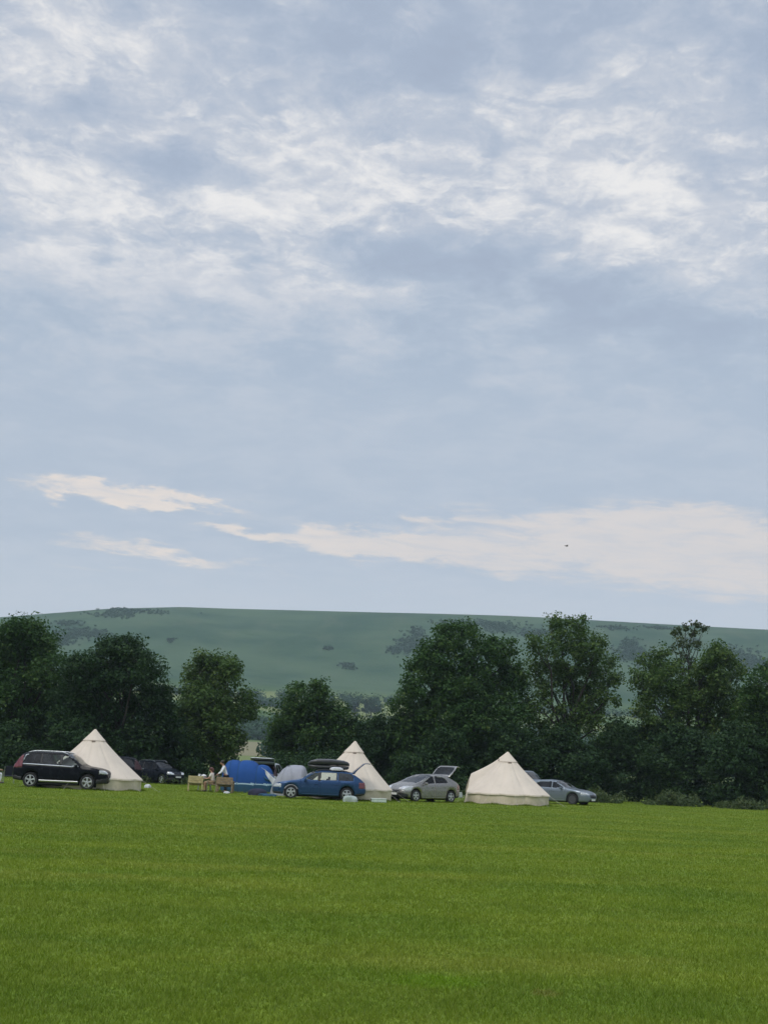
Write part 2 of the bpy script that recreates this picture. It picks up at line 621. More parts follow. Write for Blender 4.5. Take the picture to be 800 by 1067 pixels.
V[:, 2] = B + np.stack([np.cos(la) * lean, np.sin(la) * lean, h], -1)
gm = np_mesh('grass', V.reshape(-1, 3), np.arange(3 * N).reshape(-1, 3))
att = gm.attributes.new('tone', 'FLOAT', 'POINT')
att.data.foreach_set('value', np.repeat(rng.random(N), 3).astype(np.float32))


def grass_nodes(t, b, out):
    c = turf_colour(t)
    at = t.node('ShaderNodeAttribute', attribute_name='tone').outputs['Fac']
    c = t.mix(t.ramp(at, 0.0, 0.5), t.mix(0.45, c, (0.045, 0.090, 0.006)), c)
    c = t.mix(t.ramp(at, 0.80, 1.0, 0, 0.5), c, (0.27, 0.30, 0.075))
    t.put(b.inputs['Base Color'], c)
    b.inputs['Roughness'].default_value = 0.6
    b.inputs['Specular IOR Level'].default_value = 0.25
    tr = t.node('ShaderNodeBsdfTranslucent')
    t.put(tr.inputs['Color'], c)
    mx = t.node('ShaderNodeMixShader')
    mx.inputs[0].default_value = 0.42
    t.put(mx.inputs[1], b.outputs[0])
    t.put(mx.inputs[2], tr.outputs[0])
    t.put(out.inputs['Surface'], mx.outputs[0])


tag(link_mesh('grass', gm, mat('grass_blades', grass_nodes), smooth=False), 'short green grass of the mown playing field', 'grass', kind='stuff')

# ------------------------------------------------------------------ trees, hedges, scrub
def leaf_mat(name, c1, c2, c3, transl=0.3):
    def fn(t, b, out):
        at = t.node('ShaderNodeAttribute', attribute_name='tone').outputs['Fac']
        c = t.mix(t.ramp(at, 0.0, 0.6, smooth=False), c1, c2)
        c = t.mix(t.ramp(at, 0.7, 1.0, smooth=False), c, c3)
        t.put(b.inputs['Base Color'], c)
        b.inputs['Roughness'].default_value = 0.55
        b.inputs['Specular IOR Level'].default_value = 0.12
        tr = t.node('ShaderNodeBsdfTranslucent')
        t.put(tr.inputs['Color'], c)
        mx = t.node('ShaderNodeMixShader')
        mx.inputs[0].default_value = transl
        t.put(mx.inputs[1], b.outputs[0])
        t.put(mx.inputs[2], tr.outputs[0])
        t.put(out.inputs['Surface'], mx.outputs[0])
    return mat(name, fn)


M_LEAF = leaf_mat('leaf_green', (0.024, 0.062, 0.018), (0.048, 0.100, 0.024), (0.105, 0.155, 0.036))
M_LEAF_ASH = leaf_mat('leaf_mid', (0.036, 0.074, 0.020), (0.068, 0.120, 0.028), (0.135, 0.180, 0.048))
M_LEAF_DARK = leaf_mat('leaf_dark', (0.016, 0.042, 0.016), (0.030, 0.064, 0.020), (0.060, 0.098, 0.030))
M_WEED = leaf_mat('leaf_weed', (0.040, 0.066, 0.024), (0.066, 0.094, 0.034), (0.125, 0.140, 0.060))
M_SCRUB = leaf_mat('leaf_scrub', (0.036, 0.086, 0.046), (0.052, 0.104, 0.054), (0.070, 0.120, 0.062))
M_BARK = surf('bark', (0.036, 0.031, 0.025), 0.9, 0.35, 3.0, bump=0.6, bscale=14)


def rand_dirs(g, n):
    v = g.normal(size=(n, 3))
    return v / np.linalg.norm(v, axis=1, keepdims=True)


def leaves_mesh(name, centres, radii, counts, size, g, squash=0.8, tone_shift=None):
    """leaf-sized faces spread through clumps"""
    idx = np.repeat(np.arange(len(centres)), counts)
    n = len(idx)
    dirs = rand_dirs(g, n)
    rr = g.random(n) ** 0.45
    P = centres[idx] + dirs * (radii[idx] * rr)[:, None] * np.array([1, 1, squash])
    nrm = dirs * 0.5 + rand_dirs(g, n) * 0.8 + np.array([0, 0, 0.55])
    nrm /= np.linalg.norm(nrm, axis=1, keepdims=True)
    t1 = np.cross(nrm, rand_dirs(g, n))
    t1 /= np.linalg.norm(t1, axis=1, keepdims=True) + 1e-9
    t2 = np.cross(nrm, t1)
    s = size * (0.55 + 0.9 * g.random(n))
    a, b2 = t1 * s[:, None] * 0.5, t2 * s[:, None] * 0.36
    droop = nrm * (s * 0.12)[:, None]
    V = np.empty((n, 4, 3), np.float32)
    V[:, 0], V[:, 1], V[:, 2], V[:, 3] = P - a, P + b2 + droop, P + a, P - b2 + droop
    me = np_mesh(name, V.reshape(-1, 3), np.arange(4 * n).reshape(-1, 4))
    tone = np.clip(0.5 * g.random(n) + 0.5 * g.random(len(centres))[idx], 0, 1)
    at = me.attributes.new('tone', 'FLOAT', 'POINT')
    at.data.foreach_set('value', np.repeat(tone, 4).astype(np.float32))
    return me


def clumps_in(lobes, g, per_m2, rc, fill=0.35):
    C = []
    for (c, r) in lobes:
        r = np.asarray(r, float)
        area = 4 * math.pi * ((r[0] * r[1] + r[0] * r[2] + r[1] * r[2]) / 3)
        n = max(5, int(area * per_m2))
        d = rand_dirs(g, n)
        rad = np.where(g.random(n) < fill, 0.25 + 0.5 * g.random(n), 0.80 + 0.24 * g.random(n))
        C.append(np.asarray(c) + d * rad[:, None] * r)
    C = np.concatenate(C)
    C = C[C[:, 2] > 0.25]
    return C, rc * (0.6 + 0.8 * g.random(len(C)))


def limb_tree(lobes, base, g, trunk_r, fork):
    """tapered trunk forking into a curved limb for every lobe and twigs beyond"""
    mb = MB()
    base = np.asarray(base, float)
    f = base + np.array([0.1 * g.normal(), 0.1 * g.normal(), fork])
    mb.tube([base + (0, 0, -0.1), base + (0, 0, 0.25), (base + f) / 2 + g.normal(size=3) * 0.06, f],
            [trunk_r * 1.5, trunk_r * 1.1, trunk_r * 0.95, trunk_r * 0.8], 10)
    for (c, r) in lobes:
        c = np.asarray(c, float)
        st = f + np.array([0, 0, -0.3 + 0.5 * g.random()])
        if c[2] < fork:
            st = base + (0, 0, max(0.3, c[2] * 0.6))
        L = np.linalg.norm(c - st)
        m1 = st + (c - st) * 0.35 + np.array([0, 0, 0.12 * L]) + g.normal(size=3) * 0.05 * L
        m2 = st + (c - st) * 0.7 + np.array([0, 0, 0.10 * L]) + g.normal(size=3) * 0.05 * L
        k = trunk_r * min(0.6, 0.25 + 0.08 * max(r))
        mb.tube([st, m1, m2, c], [k, k * 0.75, k * 0.5, k * 0.25], 7)
        for q in range(5):
            d = rand_dirs(g, 1)[0]
            d[2] = abs(d[2]) * 0.9
            e = c + d * np.asarray(r) * 0.92
            s0 = m2 if q % 2 else c
            mb.tube([s0, (s0 + e) / 2 + g.normal(size=3) * 0.12, e], [k * 0.3, k * 0.2, k * 0.07], 5)
    return mb


def px_lobes(spec, Y, g, depth=0.55, squash=0.92, spread=1.0):
    out = []
    for s in spec:
        px, py, rp = s[:3]
        y = Y + (s[3] if len(s) > 3 else g.uniform(-1, 1) * spread)
        p = on_plane(px, py, y)
        r = rp * math.sqrt(p.x ** 2 + y * y) / F_PX
        out.append((np.array(p), np.array([r, r * (0.9 + depth * 0.3), r * squash])))
    return out


def tree(name, label, px, Y, spec, seed, leaf=0.21, dens=1.45, rc=0.72, per=62, m=None, trunk_r=0.28, fork=2.6,
         fill=0.35, cat='tree', group=None, spread=1.8):
    g = np.random.default_rng(seed)
    base = on_ground(px, Y)
    lobes = px_lobes(spec, Y, g, spread=spread)
    lobes = [(c - np.array(base), r) for c, r in lobes]
    root = thing(name, label, cat, base, 0, group)
    C, rad = clumps_in(lobes, g, dens, rc, fill)
    cnt = np.maximum(4, (per * (0.6 + 0.8 * g.random(len(C)))).astype(int))
    link_mesh('crown', leaves_mesh('crown', C, rad, cnt, leaf, g), m or M_LEAF, root, smooth=False)
    limb_tree(lobes, (0, 0, 0), g, trunk_r, fork).build('trunk', M_BARK, root, smooth=True)
    return root


GT = 'trees along the far edge of the field'
tree('broadleaf_tree', 'tall dark broadleaf tree cut off by the left edge of the photo', 18, 112,
     [(15, 678, 30), (40, 672, 22), (0, 700, 38), (55, 700, 20), (18, 735, 44), (52, 742, 32), (30, 660, 15), (12, 655, 12), (70, 722, 18), (-30, 690, 40),
      (-40, 745, 42), (20, 782, 36), (60, 785, 28)], 21, group=GT)
tree('broadleaf_tree', 'wide dense dark tree right behind the leftmost cream bell tent', 122, 108,
     [(125, 692, 27), (98, 697, 24), (151, 699, 22), (84, 722, 28), (163, 728, 19), (122, 732, 38), (98, 762, 36), (148, 762, 32), (72, 768, 28), (128, 790, 36),
      (172, 752, 16), (78, 694, 12), (138, 676, 13), (112, 676, 12)], 22, group=GT, m=M_LEAF_DARK)
tree('broadleaf_tree', 'rounded green tree with a lighter crown standing behind the picnic table', 222, 114,
     [(225, 702, 19), (203, 706, 15), (242, 700, 14), (215, 733, 27), (246, 730, 19), (191, 742, 18), (222, 764, 32), (196, 780, 26), (238, 770, 15),
      (260, 742, 9), (236, 688, 9), (213, 690, 10), (228, 790, 15)], 23, group=GT, m=M_LEAF_ASH)
tree('broadleaf_tree', 'low rounded bushy tree behind the blue estate car and the grey dome tent', 322, 120,
     [(322, 731, 20), (301, 746, 19), (344, 744, 17), (325, 765, 33), (296, 776, 21), (352, 771, 23), (310, 720, 9), (334, 718, 9), (289, 758, 10), (365, 755, 9)],
     24, group=GT, trunk_r=0.22, fork=1.4)
tree('broadleaf_tree', 'biggest broad tree with a pointed crown top, behind the silver hatchback', 478, 116,
     [(476, 667, 19), (452, 683, 21), (500, 682, 21), (522, 678, 16), (446, 712, 26), (481, 714, 33), (521, 716, 29), (432, 744, 27), (472, 755, 38),
      (518, 755, 36), (442, 788, 34), (500, 793, 38), (468, 655, 10), (487, 656, 9), (438, 690, 11), (535, 698, 11), (420, 768, 14)],
     25, group=GT, trunk_r=0.4, fork=3)
tree('broadleaf_tree', 'tall open tree with forking limbs showing through gaps, above the grey car on the right', 592, 118,
     [(590, 664, 19), (567, 678, 19), (614, 678, 20), (557, 700, 15), (598, 697, 25), (628, 704, 14), (618, 728, 17), (556, 742, 17), (596, 752, 22),
      (634, 728, 10), (578, 650, 9), (602, 650, 9), (636, 690, 9), (570, 772, 22), (625, 760, 15), (641, 708, 5), (573, 716, 11), (600, 724, 13), (584, 696, 11), (614, 745, 11), (560, 722, 8)], 26,
     group=GT, m=M_LEAF_ASH, dens=1.0, fill=0.3, trunk_r=0.32, fork=4.2)
tree('broadleaf_tree', 'green tree with two rounded heads near the right edge, behind the rough grass', 716, 115,
     [(684, 683, 11), (748, 681, 12), (731, 692, 9), (664, 706, 8), (682, 694, 17), (672, 718, 13), (698, 706, 18), (742, 692, 17), (757, 690, 10), (766, 704, 12), (734, 715, 22), (700, 742, 28), (740, 748, 34),
      (772, 738, 18), (668, 738, 9), (712, 722, 16), (755, 722, 16), (690, 770, 24)], 27, group=GT, m=M_LEAF_ASH, dens=1.2, trunk_r=0.26)
tree('slender_tree', 'thin pale sparse tree poking out above its neighbours near the right edge', 716, 118,
     [(708, 657, 5), (716, 653, 4.5), (723, 660, 5), (709, 668, 6), (719, 671, 6), (726, 651, 2.5), (714, 684, 7), (703, 660, 2.5), (711, 700, 7), (722, 690, 5), (702, 676, 3), (727, 672, 3), (733, 656, 2), (706, 690, 5), (720, 702, 7)], 28,
     group=GT, m=M_WEED, leaf=0.2, dens=1.3, rc=0.38, per=20, trunk_r=0.18, fork=8.5, fill=0.1, spread=0.5)
tree('broadleaf_tree', 'dark tree cut off by the right edge of the photo', 806, 110,
     [(800, 716, 21), (790, 738, 22), (806, 752, 33), (780, 784, 26), (845, 725, 38), (840, 770, 40), (800, 697, 9), (783, 720, 8)], 29, group=GT)

GH = 'dark bushes filling the treeline'
hedge = [
    ('dark round bush between the wide dark tree and the picnic table', 178, 111, [(178, 786, 22), (165, 795, 18), (192, 797, 16), (180, 768, 14)]),
    ('dark bush at the left edge of the photo behind the black car', 8, 106, [(5, 790, 24), (-20, 785, 26), (28, 796, 18), (8, 770, 16)]),
    ('dark bush directly behind the leftmost bell tent and the black car', 75, 105, [(72, 795, 20), (52, 798, 16), (98, 796, 20), (80, 778, 15)]),
    ('low dark bush behind the blue tent, below the pale stubble field', 258, 118, [(258, 803, 6), (246, 802, 7), (270, 803, 6), (284, 799, 8)]),
    ('bushy shrub filling the gap between the low rounded tree and the biggest tree', 395, 118, [(378, 765, 17), (400, 762, 17), (424, 757, 17), (386, 785, 22), (415, 785, 22), (440, 752, 9), (362, 782, 16)]),
    ('dark bush behind the tailgate of the silver hatchback', 462, 112, [(450, 800, 20), (475, 798, 22), (430, 803, 16), (462, 778, 18)]),
    ('dark bush right behind the peak of the rightmost cream bell tent', 528, 113, [(515, 797, 22), (540, 795, 23), (528, 775, 20), (500, 805, 16)]),
    ('dark bush behind the grey car at the right', 588, 113, [(570, 795, 24), (598, 795, 24), (585, 775, 20), (612, 800, 20)]),
    ('low dark bush showing between the grey dome tent and the trees', 318, 113, [(300, 798, 11), (318, 799, 11), (338, 798, 11), (352, 797, 11)]),
    ('low broad dark bush left of the two headed tree', 645, 115, [(640, 782, 23), (660, 786, 24), (625, 792, 20), (648, 764, 15), (672, 768, 14)]),
    ('broad dark bush below the two headed tree', 705, 111, [(690, 790, 25), (715, 785, 27), (735, 795, 23), (702, 766, 17)]),
    ('dark bush at the right edge of the photo below the cut off tree', 772, 107, [(760, 793, 25), (785, 795, 27), (812, 800, 26), (770, 770, 18)]),
]
for i, (lab, px, Y, spec) in enumerate(hedge):
    ys0 = [q[0] for q in spec]
    spec = spec + [(x0, 800.0 + 0.0437 * (x0 - 400) + (12 if 240 < px < 275 else 9) + 3 * ((k * 7) % 3 - 1), 8 if 240 < px < 275 else 13) for k, x0 in enumerate(np.arange(min(ys0) - 10, max(ys0) + 11, 11))]
    tree('hedge_bush', lab, px, Y, spec, 60 + i, m=M_LEAF_DARK, trunk_r=0.1, fork=0.5, cat='bush', group=GH, dens=1.3, rc=0.7, per=85)

# nettles and tall weeds at the foot of the bushes
g = np.random.default_rng(77)
C, rad = [], []
for _ in range(900):
    px = g.uniform(612, 850)
    y = g.uniform(101, 107) - (px - 612) * 0.008
    p = on_ground(px, y)
    hh = g.uniform(0.1, 1.0) * (0.5 + 0.55 * math.sin(px * 0.11) * math.sin(px * 0.047 + 1))
    if g.random() < 0.5 - 0.5 * math.sin(px * 0.083 + 0.5 * math.sin(px * 0.31)):
        continue
    C.append((p.x, p.y, max(0.12, hh)))
    rad.append(g.uniform(0.25, 0.5))
for _ in range(420):
    px = g.uniform(-60, 612)
    p = on_ground(px, g.uniform(100, 106))
    C.append((p.x, p.y, g.uniform(0.1, 0.4)))
    rad.append(g.uniform(0.25, 0.45))
C, rad = np.array(C), np.array(rad)
tag(link_mesh('undergrowth', leaves_mesh('undergrowth', C, rad, np.full(len(C), 22), 0.16, g, 1.0), M_WEED, smooth=False),
    'pale green nettles and rough weeds along the foot of the trees', 'undergrowth', kind='stuff')


def on_hill(px, py):
    d = ray(px, py)
    t = np.linspace(200, 2400, 1500)
    below = CAM_H + d.z * t < height(d.x * t, d.y * t)
    if not below.any():
        return None
    k = t[int(np.argmax(below))]
    return Vector((d.x * k, d.y * k, CAM_H + d.z * k))


# scrub and gorse patches on the down
patches = [(88, 660, 24, 5), (140, 637, 34, 3), (118, 641, 22, 3), (70, 650, 12, 3), (428, 672, 14, 9), (412, 678, 9, 4), (435, 660, 8, 5), (363, 695, 8, 3),
           (342, 676, 5, 1.5), (500, 650, 45, 3), (520, 656, 20, 4), (660, 682, 16, 10), (655, 672, 8, 6), (690, 655, 20, 1.5),
           (780, 690, 22, 10), (760, 680, 12, 5), (178, 668, 4, 2), (60, 668, 20, 5), (470, 700, 8, 4),
           (640, 655, 16, 2), (720, 668, 8, 2), (560, 660, 20, 4)]
C, rad = [], []
for (px, py, rx, ry) in patches:
    n = int(16 + rx * ry * 1.6)
    for _ in range(n):
        u, v = g.normal() * 0.55, g.normal() * 0.55
        p = on_hill(px + u * rx, py + v * ry + 0.044 * u * rx)
        if p is None or p.y > 1900:
            continue
        r = g.uniform(0.9, 2.0)
        C.append((p.x, p.y, float(height(p.x, p.y)) + r * 0.5))
        rad.append(r)
C, rad = np.array(C), np.array(rad)
tag(link_mesh('hillside_scrub', leaves_mesh('hillside_scrub', C, rad, np.full(len(C), 40), 0.9, g, 0.8), M_SCRUB, smooth=False),
    'dark patches of gorse and scrub scattered over the hillside', 'scrub', kind='stuff')

# hedgerows and woods between the fields below the hill
C, rad = [], []


def wood(pts, y, n, r0, r1, dy):
    for _ in range(n):
        k = g.random() * (len(pts) - 1)
        i = int(k)
        f = k - i
        px = pts[i][0] + (pts[i + 1][0] - pts[i][0]) * f
        yy = y + g.normal() * dy
        x = on_ground(px, yy).x
        r = g.uniform(r0, r1)
        C.append((x, yy, float(height(x, yy)) + r * 0.7))
        rad.append(r)


wood([(-60, 0), (900, 0)], 1010, 330, 2.0, 4.6, 6)
wood([(250, 0), (300, 0)], 960, 60, 2.0, 4.0, 12)
wood([(-60, 0), (560, 0)], 820, 200, 2.2, 5.0, 14)
wood([(500, 0), (900, 0)], 760, 160, 2.2, 5.0, 10)
wood([(-60, 0), (900, 0)], 690, 420, 3.0, 6.0, 12)
wood([(248, 0), (290, 0)], 655, 90, 3.0, 5.0, 10)
wood([(-60, 0), (240, 0)], 430, 130, 2, 4.0, 8)
wood([(275, 0), (900, 0)], 430, 240, 2, 4.0, 8)
C, rad = np.array(C), np.array(rad)
tag(link_mesh('distant_woods', leaves_mesh('distant_woods', C, rad, np.full(len(C), 70), 1.3, g, 1.0), M_SCRUB, smooth=False),
    'hazy hedgerows and strips of wood between the fields below the hill', 'woods', kind='stuff')


def far_tree(label, px, y, hgt, wid, seed):
    gg = np.random.default_rng(seed)
    x = on_ground(px, y).x
    root = thing('distant_tree', label, 'tree', (x, y, float(height(x, y))), 0, 'hazy trees at the foot of the hill')
    lobes = [(np.array([gg.uniform(-.3, .3) * wid, gg.uniform(-.3, .3) * wid, hgt * k]), np.array([wid * q, wid * q, hgt * 0.28]))
             for k, q in ((0.35, 0.45), (0.5, 0.5), (0.65, 0.42), (0.8, 0.26))]
    C, rad = clumps_in(lobes, gg, 0.09, 1.5, 0.4)
    link_mesh('crown', leaves_mesh('crown', C, rad, np.full(len(C), 40), 0.8, gg), M_SCRUB, root, smooth=False)
    limb_tree(lobes, (0, 0, 0), gg, 0.4, hgt * 0.25).build('trunk', M_BARK, root, smooth=True)


far_tree('narrower hazy tree at the foot of the hill, left of the pair above the hedge', 367, 900, 13, 9, 1)
far_tree('wider hazy tree at the foot of the hill, right of the pair above the hedge', 384, 905, 12, 13, 2)

# ------------------------------------------------------------------ cars
def paint(name, col, metal=0.0, rough=0.32, coat=0.2):
    def fn(t, b, out):
        o = t.obj()
        n = t.noise(o, 3.0, 5, 0.6)
        x, y, z = t.sep(o)
        dust = t.math('MULTIPLY', t.ramp(t.noise(o, 9.0, 5, 0.65), 0.4, 0.7), t.ramp(z, 0.65, 0.25))   # road dirt low on the panels
        t.put(b.inputs['Base Color'], t.mix(t.math('MULTIPLY', dust, 0.08), col, (0.16, 0.145, 0.12)))
        b.inputs['Metallic'].default_value = metal
        t.put(b.inputs['Roughness'], t.math('ADD', t.ramp(n, 0.3, 0.7, rough - 0.05, rough + 0.06), t.math('MULTIPLY', dust, 0.06)))
        b.inputs['Coat Weight'].default_value = coat
        b.inputs['Specular IOR Level'].default_value = 0.22 if coat > 0.1 else 0.10
        b.inputs['Coat Roughness'].default_value = 0.06
    return mat(name, fn)


def glass_nodes(tint, refl=1.0):
    def fn(t, b, out):
        t.nt.nodes.remove(b)
        tr = t.node('ShaderNodeBsdfTransparent')
        tr.inputs['Color'].default_value = tint + (1,)
        gl = t.node('ShaderNodeBsdfGlossy')
        gl.inputs['Roughness'].default_value = 0.03
        gl.inputs['Color'].default_value = (refl, refl, refl, 1)
        fr = t.node('ShaderNodeFresnel')
        fr.inputs['IOR'].default_value = 1.5
        n = t.noise(t.obj(), 2.2, 3, 0.5)
        mx = t.node('ShaderNodeMixShader')
        t.put(mx.inputs[0], t.math('ADD', t.math('MULTIPLY', fr.outputs[0], 1.0), t.ramp(n, 0.3, 0.7, 0.01, 0.04)))
        t.put(mx.inputs[1], tr.outputs[0])
        t.put(mx.inputs[2], gl.outputs[0])
        t.put(out.inputs['Surface'], mx.outputs[0])
    return fn


M_GLASS = mat('car_glass', glass_nodes((0.80, 0.87, 0.84)))
M_GLASS_DARK = mat('privacy_glass', glass_nodes((0.14, 0.17, 0.19), 0.9))
M_GLASS_BLACK = mat('black_tinted_glass', glass_nodes((0.03, 0.04, 0.05), 0.5))
M_SCREEN = mat('windscreen_glass', glass_nodes((0.55, 0.62, 0.60), 1.0))
M_TYRE = surf('tyre_rubber', (0.014, 0.014, 0.015), 0.85, 0.3, 20)
M_ALLOY = surf('alloy', (0.50, 0.51, 0.53), 0.35, 0.1, 8, metal=0.75)
M_ALLOY_DARK = surf('dark_alloy', (0.10, 0.10, 0.11), 0.4, 0.1, 8, metal=0.6)
M_TRIM = surf('black_trim', (0.015, 0.015, 0.016), 0.55, 0.2, 12)
M_UNDER = surf('underbody', (0.008, 0.008, 0.008), 0.9, 0.2, 6)
M_CHROME = surf('chrome', (0.24, 0.26, 0.28), 0.35, 0.05, 9, metal=0.9)
M_SEAT = surf('seat_cloth', (0.030, 0.030, 0.034), 0.9, 0.25, 14)
M_LAMP = surf('headlamp', (0.40, 0.42, 0.44), 0.12, 0.25, 14, coat=1.0)
M_TAIL = surf('tail_lamp', (0.11, 0.010, 0.016), 0.2, 0.35, 9, coat=1.0)
M_PLATE_W = surf('plate_white', (0.70, 0.70, 0.68), 0.5, 0.05, 20)
M_PLATE_Y = surf('plate_yellow', (0.62, 0.48, 0.06), 0.5, 0.05, 20)


def inside(poly, x, z):
    r = np.zeros(x.shape, bool)
    n = len(poly)
    for i in range(n):
        (x1, z1), (x2, z2) = poly[i], poly[(i + 1) % n]
        with np.errstate(divide='ignore', invalid='ignore'):
            c = ((z1 > z) != (z2 > z)) & (x < (x2 - x1) * (z - z1) / (z2 - z1 + 1e-12) + x1)
        r ^= c
    return r


def wheel_mesh(Rw, w, rim_r):
    t = MB()
    t.lathe([(rim_r, -w / 2 + 0.01), (rim_r + 0.02, -w / 2), (Rw - 0.025, -w / 2), (Rw, -w / 2 + 0.03), (Rw, w / 2 - 0.03),
             (Rw - 0.025, w / 2), (rim_r + 0.02, w / 2), (rim_r, w / 2 - 0.01), (rim_r - 0.01, 0), (rim_r, -w / 2 + 0.01)], 36)
    return t


def rim_mesh(rim_r, w, spokes, side):
    m = MB()
    o = side * (w / 2 - 0.012)
    m.lathe([(rim_r, o), (rim_r - 0.022, o + side * 0.004), (rim_r - 0.03, o - side * 0.02), (rim_r - 0.012, o - side * 0.05), (rim_r, o - side * 0.03)], 32)
    m.lathe([(0.001, o + side * 0.006), (0.055, o + side * 0.004), (0.07, o - side * 0.02), (0.07, o - side * 0.06)], 20)
    for k in range(spokes):
        a = 2 * math.pi * k / spokes + 0.3
        r0, r1 = 0.045, rim_r - 0.02
        h0, h1 = 0.034, 0.050
        vs = []
        for (r, h) in ((r0, h0), (r1, h1)):
            for s in (-1, 1):
                for dd in (0, -0.03):
                    vs.append((r * math.cos(a) - s * h * math.sin(a), o + side * (dd - 0.003), r * math.sin(a) + s * h * math.cos(a)))
        m.add(vs, [(0, 2, 6, 4), (1, 5, 7, 3), (0, 4, 5, 1), (2, 3, 7, 6), (0, 1, 3, 2), (4, 6, 7, 5)])
    return m


def car(name, label, loc, rotz, S, M_paint, cat='car', M_rim=None, spokes=5, group='cars parked between the tents'):
    """S: outline of the model in metres, x from the tail (0) to the nose (L)"""
    L = S['L']
    root = thing(name, label, cat, loc, rotz, group)
    xs = np.unique(np.round(np.concatenate([
        np.linspace(0, 0.12, 9), np.linspace(0.12, 0.5, 16), np.arange(0.5, L - 0.5, 0.035), np.linspace(L - 0.5, L - 0.12, 16), np.linspace(L - 0.12, L, 10)]), 4))
    top = pchip(*zip(*S['top']), xs)
    low = pchip(*zip(*S['low']), xs)
    wid = pchip(*zip(*S['width']), xs)
    belt = np.minimum(pchip(*zip(*S['belt']), xs), top - 0.025)
    Rw, xr, xf = S['R'], S['xr'], S['xf']
    for xc in (xr, xf):
        ra = Rw + 0.055
        q = ra * ra - (xs - xc) ** 2
        arch = np.where(q > 0, Rw + np.sqrt(np.maximum(q, 0)), 0)
        low = np.maximum(low, np.minimum(arch, belt - 0.08))
    low = np.minimum(low, belt - 0.05)
    tum = S.get('tumble', 0.34)
    n_s = len(xs)
    rings = []
    for i in range(n_s):
        w, zl, zb, zt = wid[i], low[i], belt[i], top[i]
        hgt = zt - zb
        wb = w - 0.035
        wr = max(0.25 * w, wb - tum * hgt - 0.02)
        crown = 0.03 + 0.03 * min(1, hgt / 0.3)
        pts = [(0, zl, 0), (0.5 * w, zl, 2), (0.93 * w, zl + 0.0, 3), (0.975 * w, zl + 0.035, 2), (w * 0.995, zl + min(0.13, 0.3 * (zb - zl)), 3),
               (w, zl + 0.55 * (zb - zl), 6), (w * 0.992, zb - min(0.10, 0.2 * (zb - zl)), 5), (wb, zb, 3),
               (wr + 0.15 * (wb - wr), zb + 0.86 * hgt, 9), (wr - 0.03, zt - 0.015 * min(1, hgt / 0.1), 2), (wr * 0.62, zt + crown * 0.45, 4), (0, zt + crown * 0.75, 4)]
        ring = [(pts[0][0], pts[0][1])]
        for k in range(1, len(pts)):
            (a0, b0, _), (a1, b1, m) = pts[k - 1], pts[k]
            for j in range(1, m + 1):
                f = j / m
                ring.append((a0 + (a1 - a0) * f, b0 + (b1 - b0) * f))
        rings.append(ring)
    half = len(rings[0])
    full = [[(y, z) for (y, z) in r] + [(-y, z) for (y, z) in r[-2:0:-1]] for r in rings]
    m = len(full[0])
    V = np.array([[(xs[i], y, z) for (y, z) in full[i]] for i in range(n_s)], float)
    ii, jj = np.meshgrid(np.arange(n_s - 1), np.arange(m), indexing='ij')
    ii, jj = ii.ravel(), jj.ravel()
    jn = (jj + 1) % m
    F = np.stack([ii * m + jj, ii * m + jn, (ii + 1) * m + jn, (ii + 1) * m + jj], -1)
    P = V.reshape(-1, 3)
    cen = P[F].mean(1)
    cx, ay, cz = cen[:, 0], np.abs(cen[:, 1]), cen[:, 2]
    jh = np.minimum(jj, m - 1 - jj)
    under = jh < 5
    sideup = (jh >= 24) & (jh < 33)
    roofrow = jh >= 33
    zt_f, zb_f, wid_f = np.interp(cx, xs, top), np.interp(cx, xs, belt), np.interp(cx, xs, wid)
    lab = np.full(len(F), 'body', dtype=object)
    lab[under] = 'underbody'
    for k, (nm, poly) in enumerate(S.get('trim', [])):
        lab[inside(poly, cx, cz) & ~under & ~roofrow] = '%s:%d' % (nm, k)
    for k, poly in enumerate(S.get('doors', [])):
        lab[inside(poly, cx, cz) & ~under & ~roofrow & (lab == 'body')] = 'door%d' % k
    for k, poly in enumerate(S['windows']):
        lab[inside(poly, cx, cz) & sideup] = 'side_window%d' % k
    xa, xb = S['screen']
    lab[roofrow & (cx > xa) & (cx < xb) & (ay < wid_f * 0.80)] = 'windscreen'
    tail_x = S.get('tail_x', 0.0)
    if tail_x:
        lab[((cx < tail_x) & (cz > S['tail_z']) & (ay < wid_f * 0.86)) & (roofrow | sideup & False) & (zt_f - zb_f > -1)] = 'tailgate'
    ra, rb = S['rear']
    lab[roofrow & (cx > ra) & (cx < rb) & (ay < wid_f * 0.74)] = 'rear_window'
    fx = S['lamp']
    lab[(cx > fx[0]) & (cx < fx[1]) & (cz > fx[2]) & (cz < fx[3]) & (ay > wid_f * fx[4]) & ~under] = 'headlight'
    if 'grille' in S:
        gx = S['grille']
        lab[(cx > gx[0]) & (cz > gx[1]) & (cz < gx[2]) & (ay < gx[3]) & ~under] = 'grille'
    tx = S['tail']
    lab[(cx < tx[0]) & (cz > tx[1]) & (cz < tx[2]) & (ay > wid_f * tx[3]) & ~under & (lab != 'tailgate')] = 'tail_light'
    side = np.where(cen[:, 1] > 0, 1, -1)
    off = np.array([L / 2, 0, 0])
    hinge = None
    if S.get('tail_open'):
        hx = tail_x
        hinge = (np.array([hx, 0, float(np.interp(hx, xs, top))]), R(S['tail_open']))

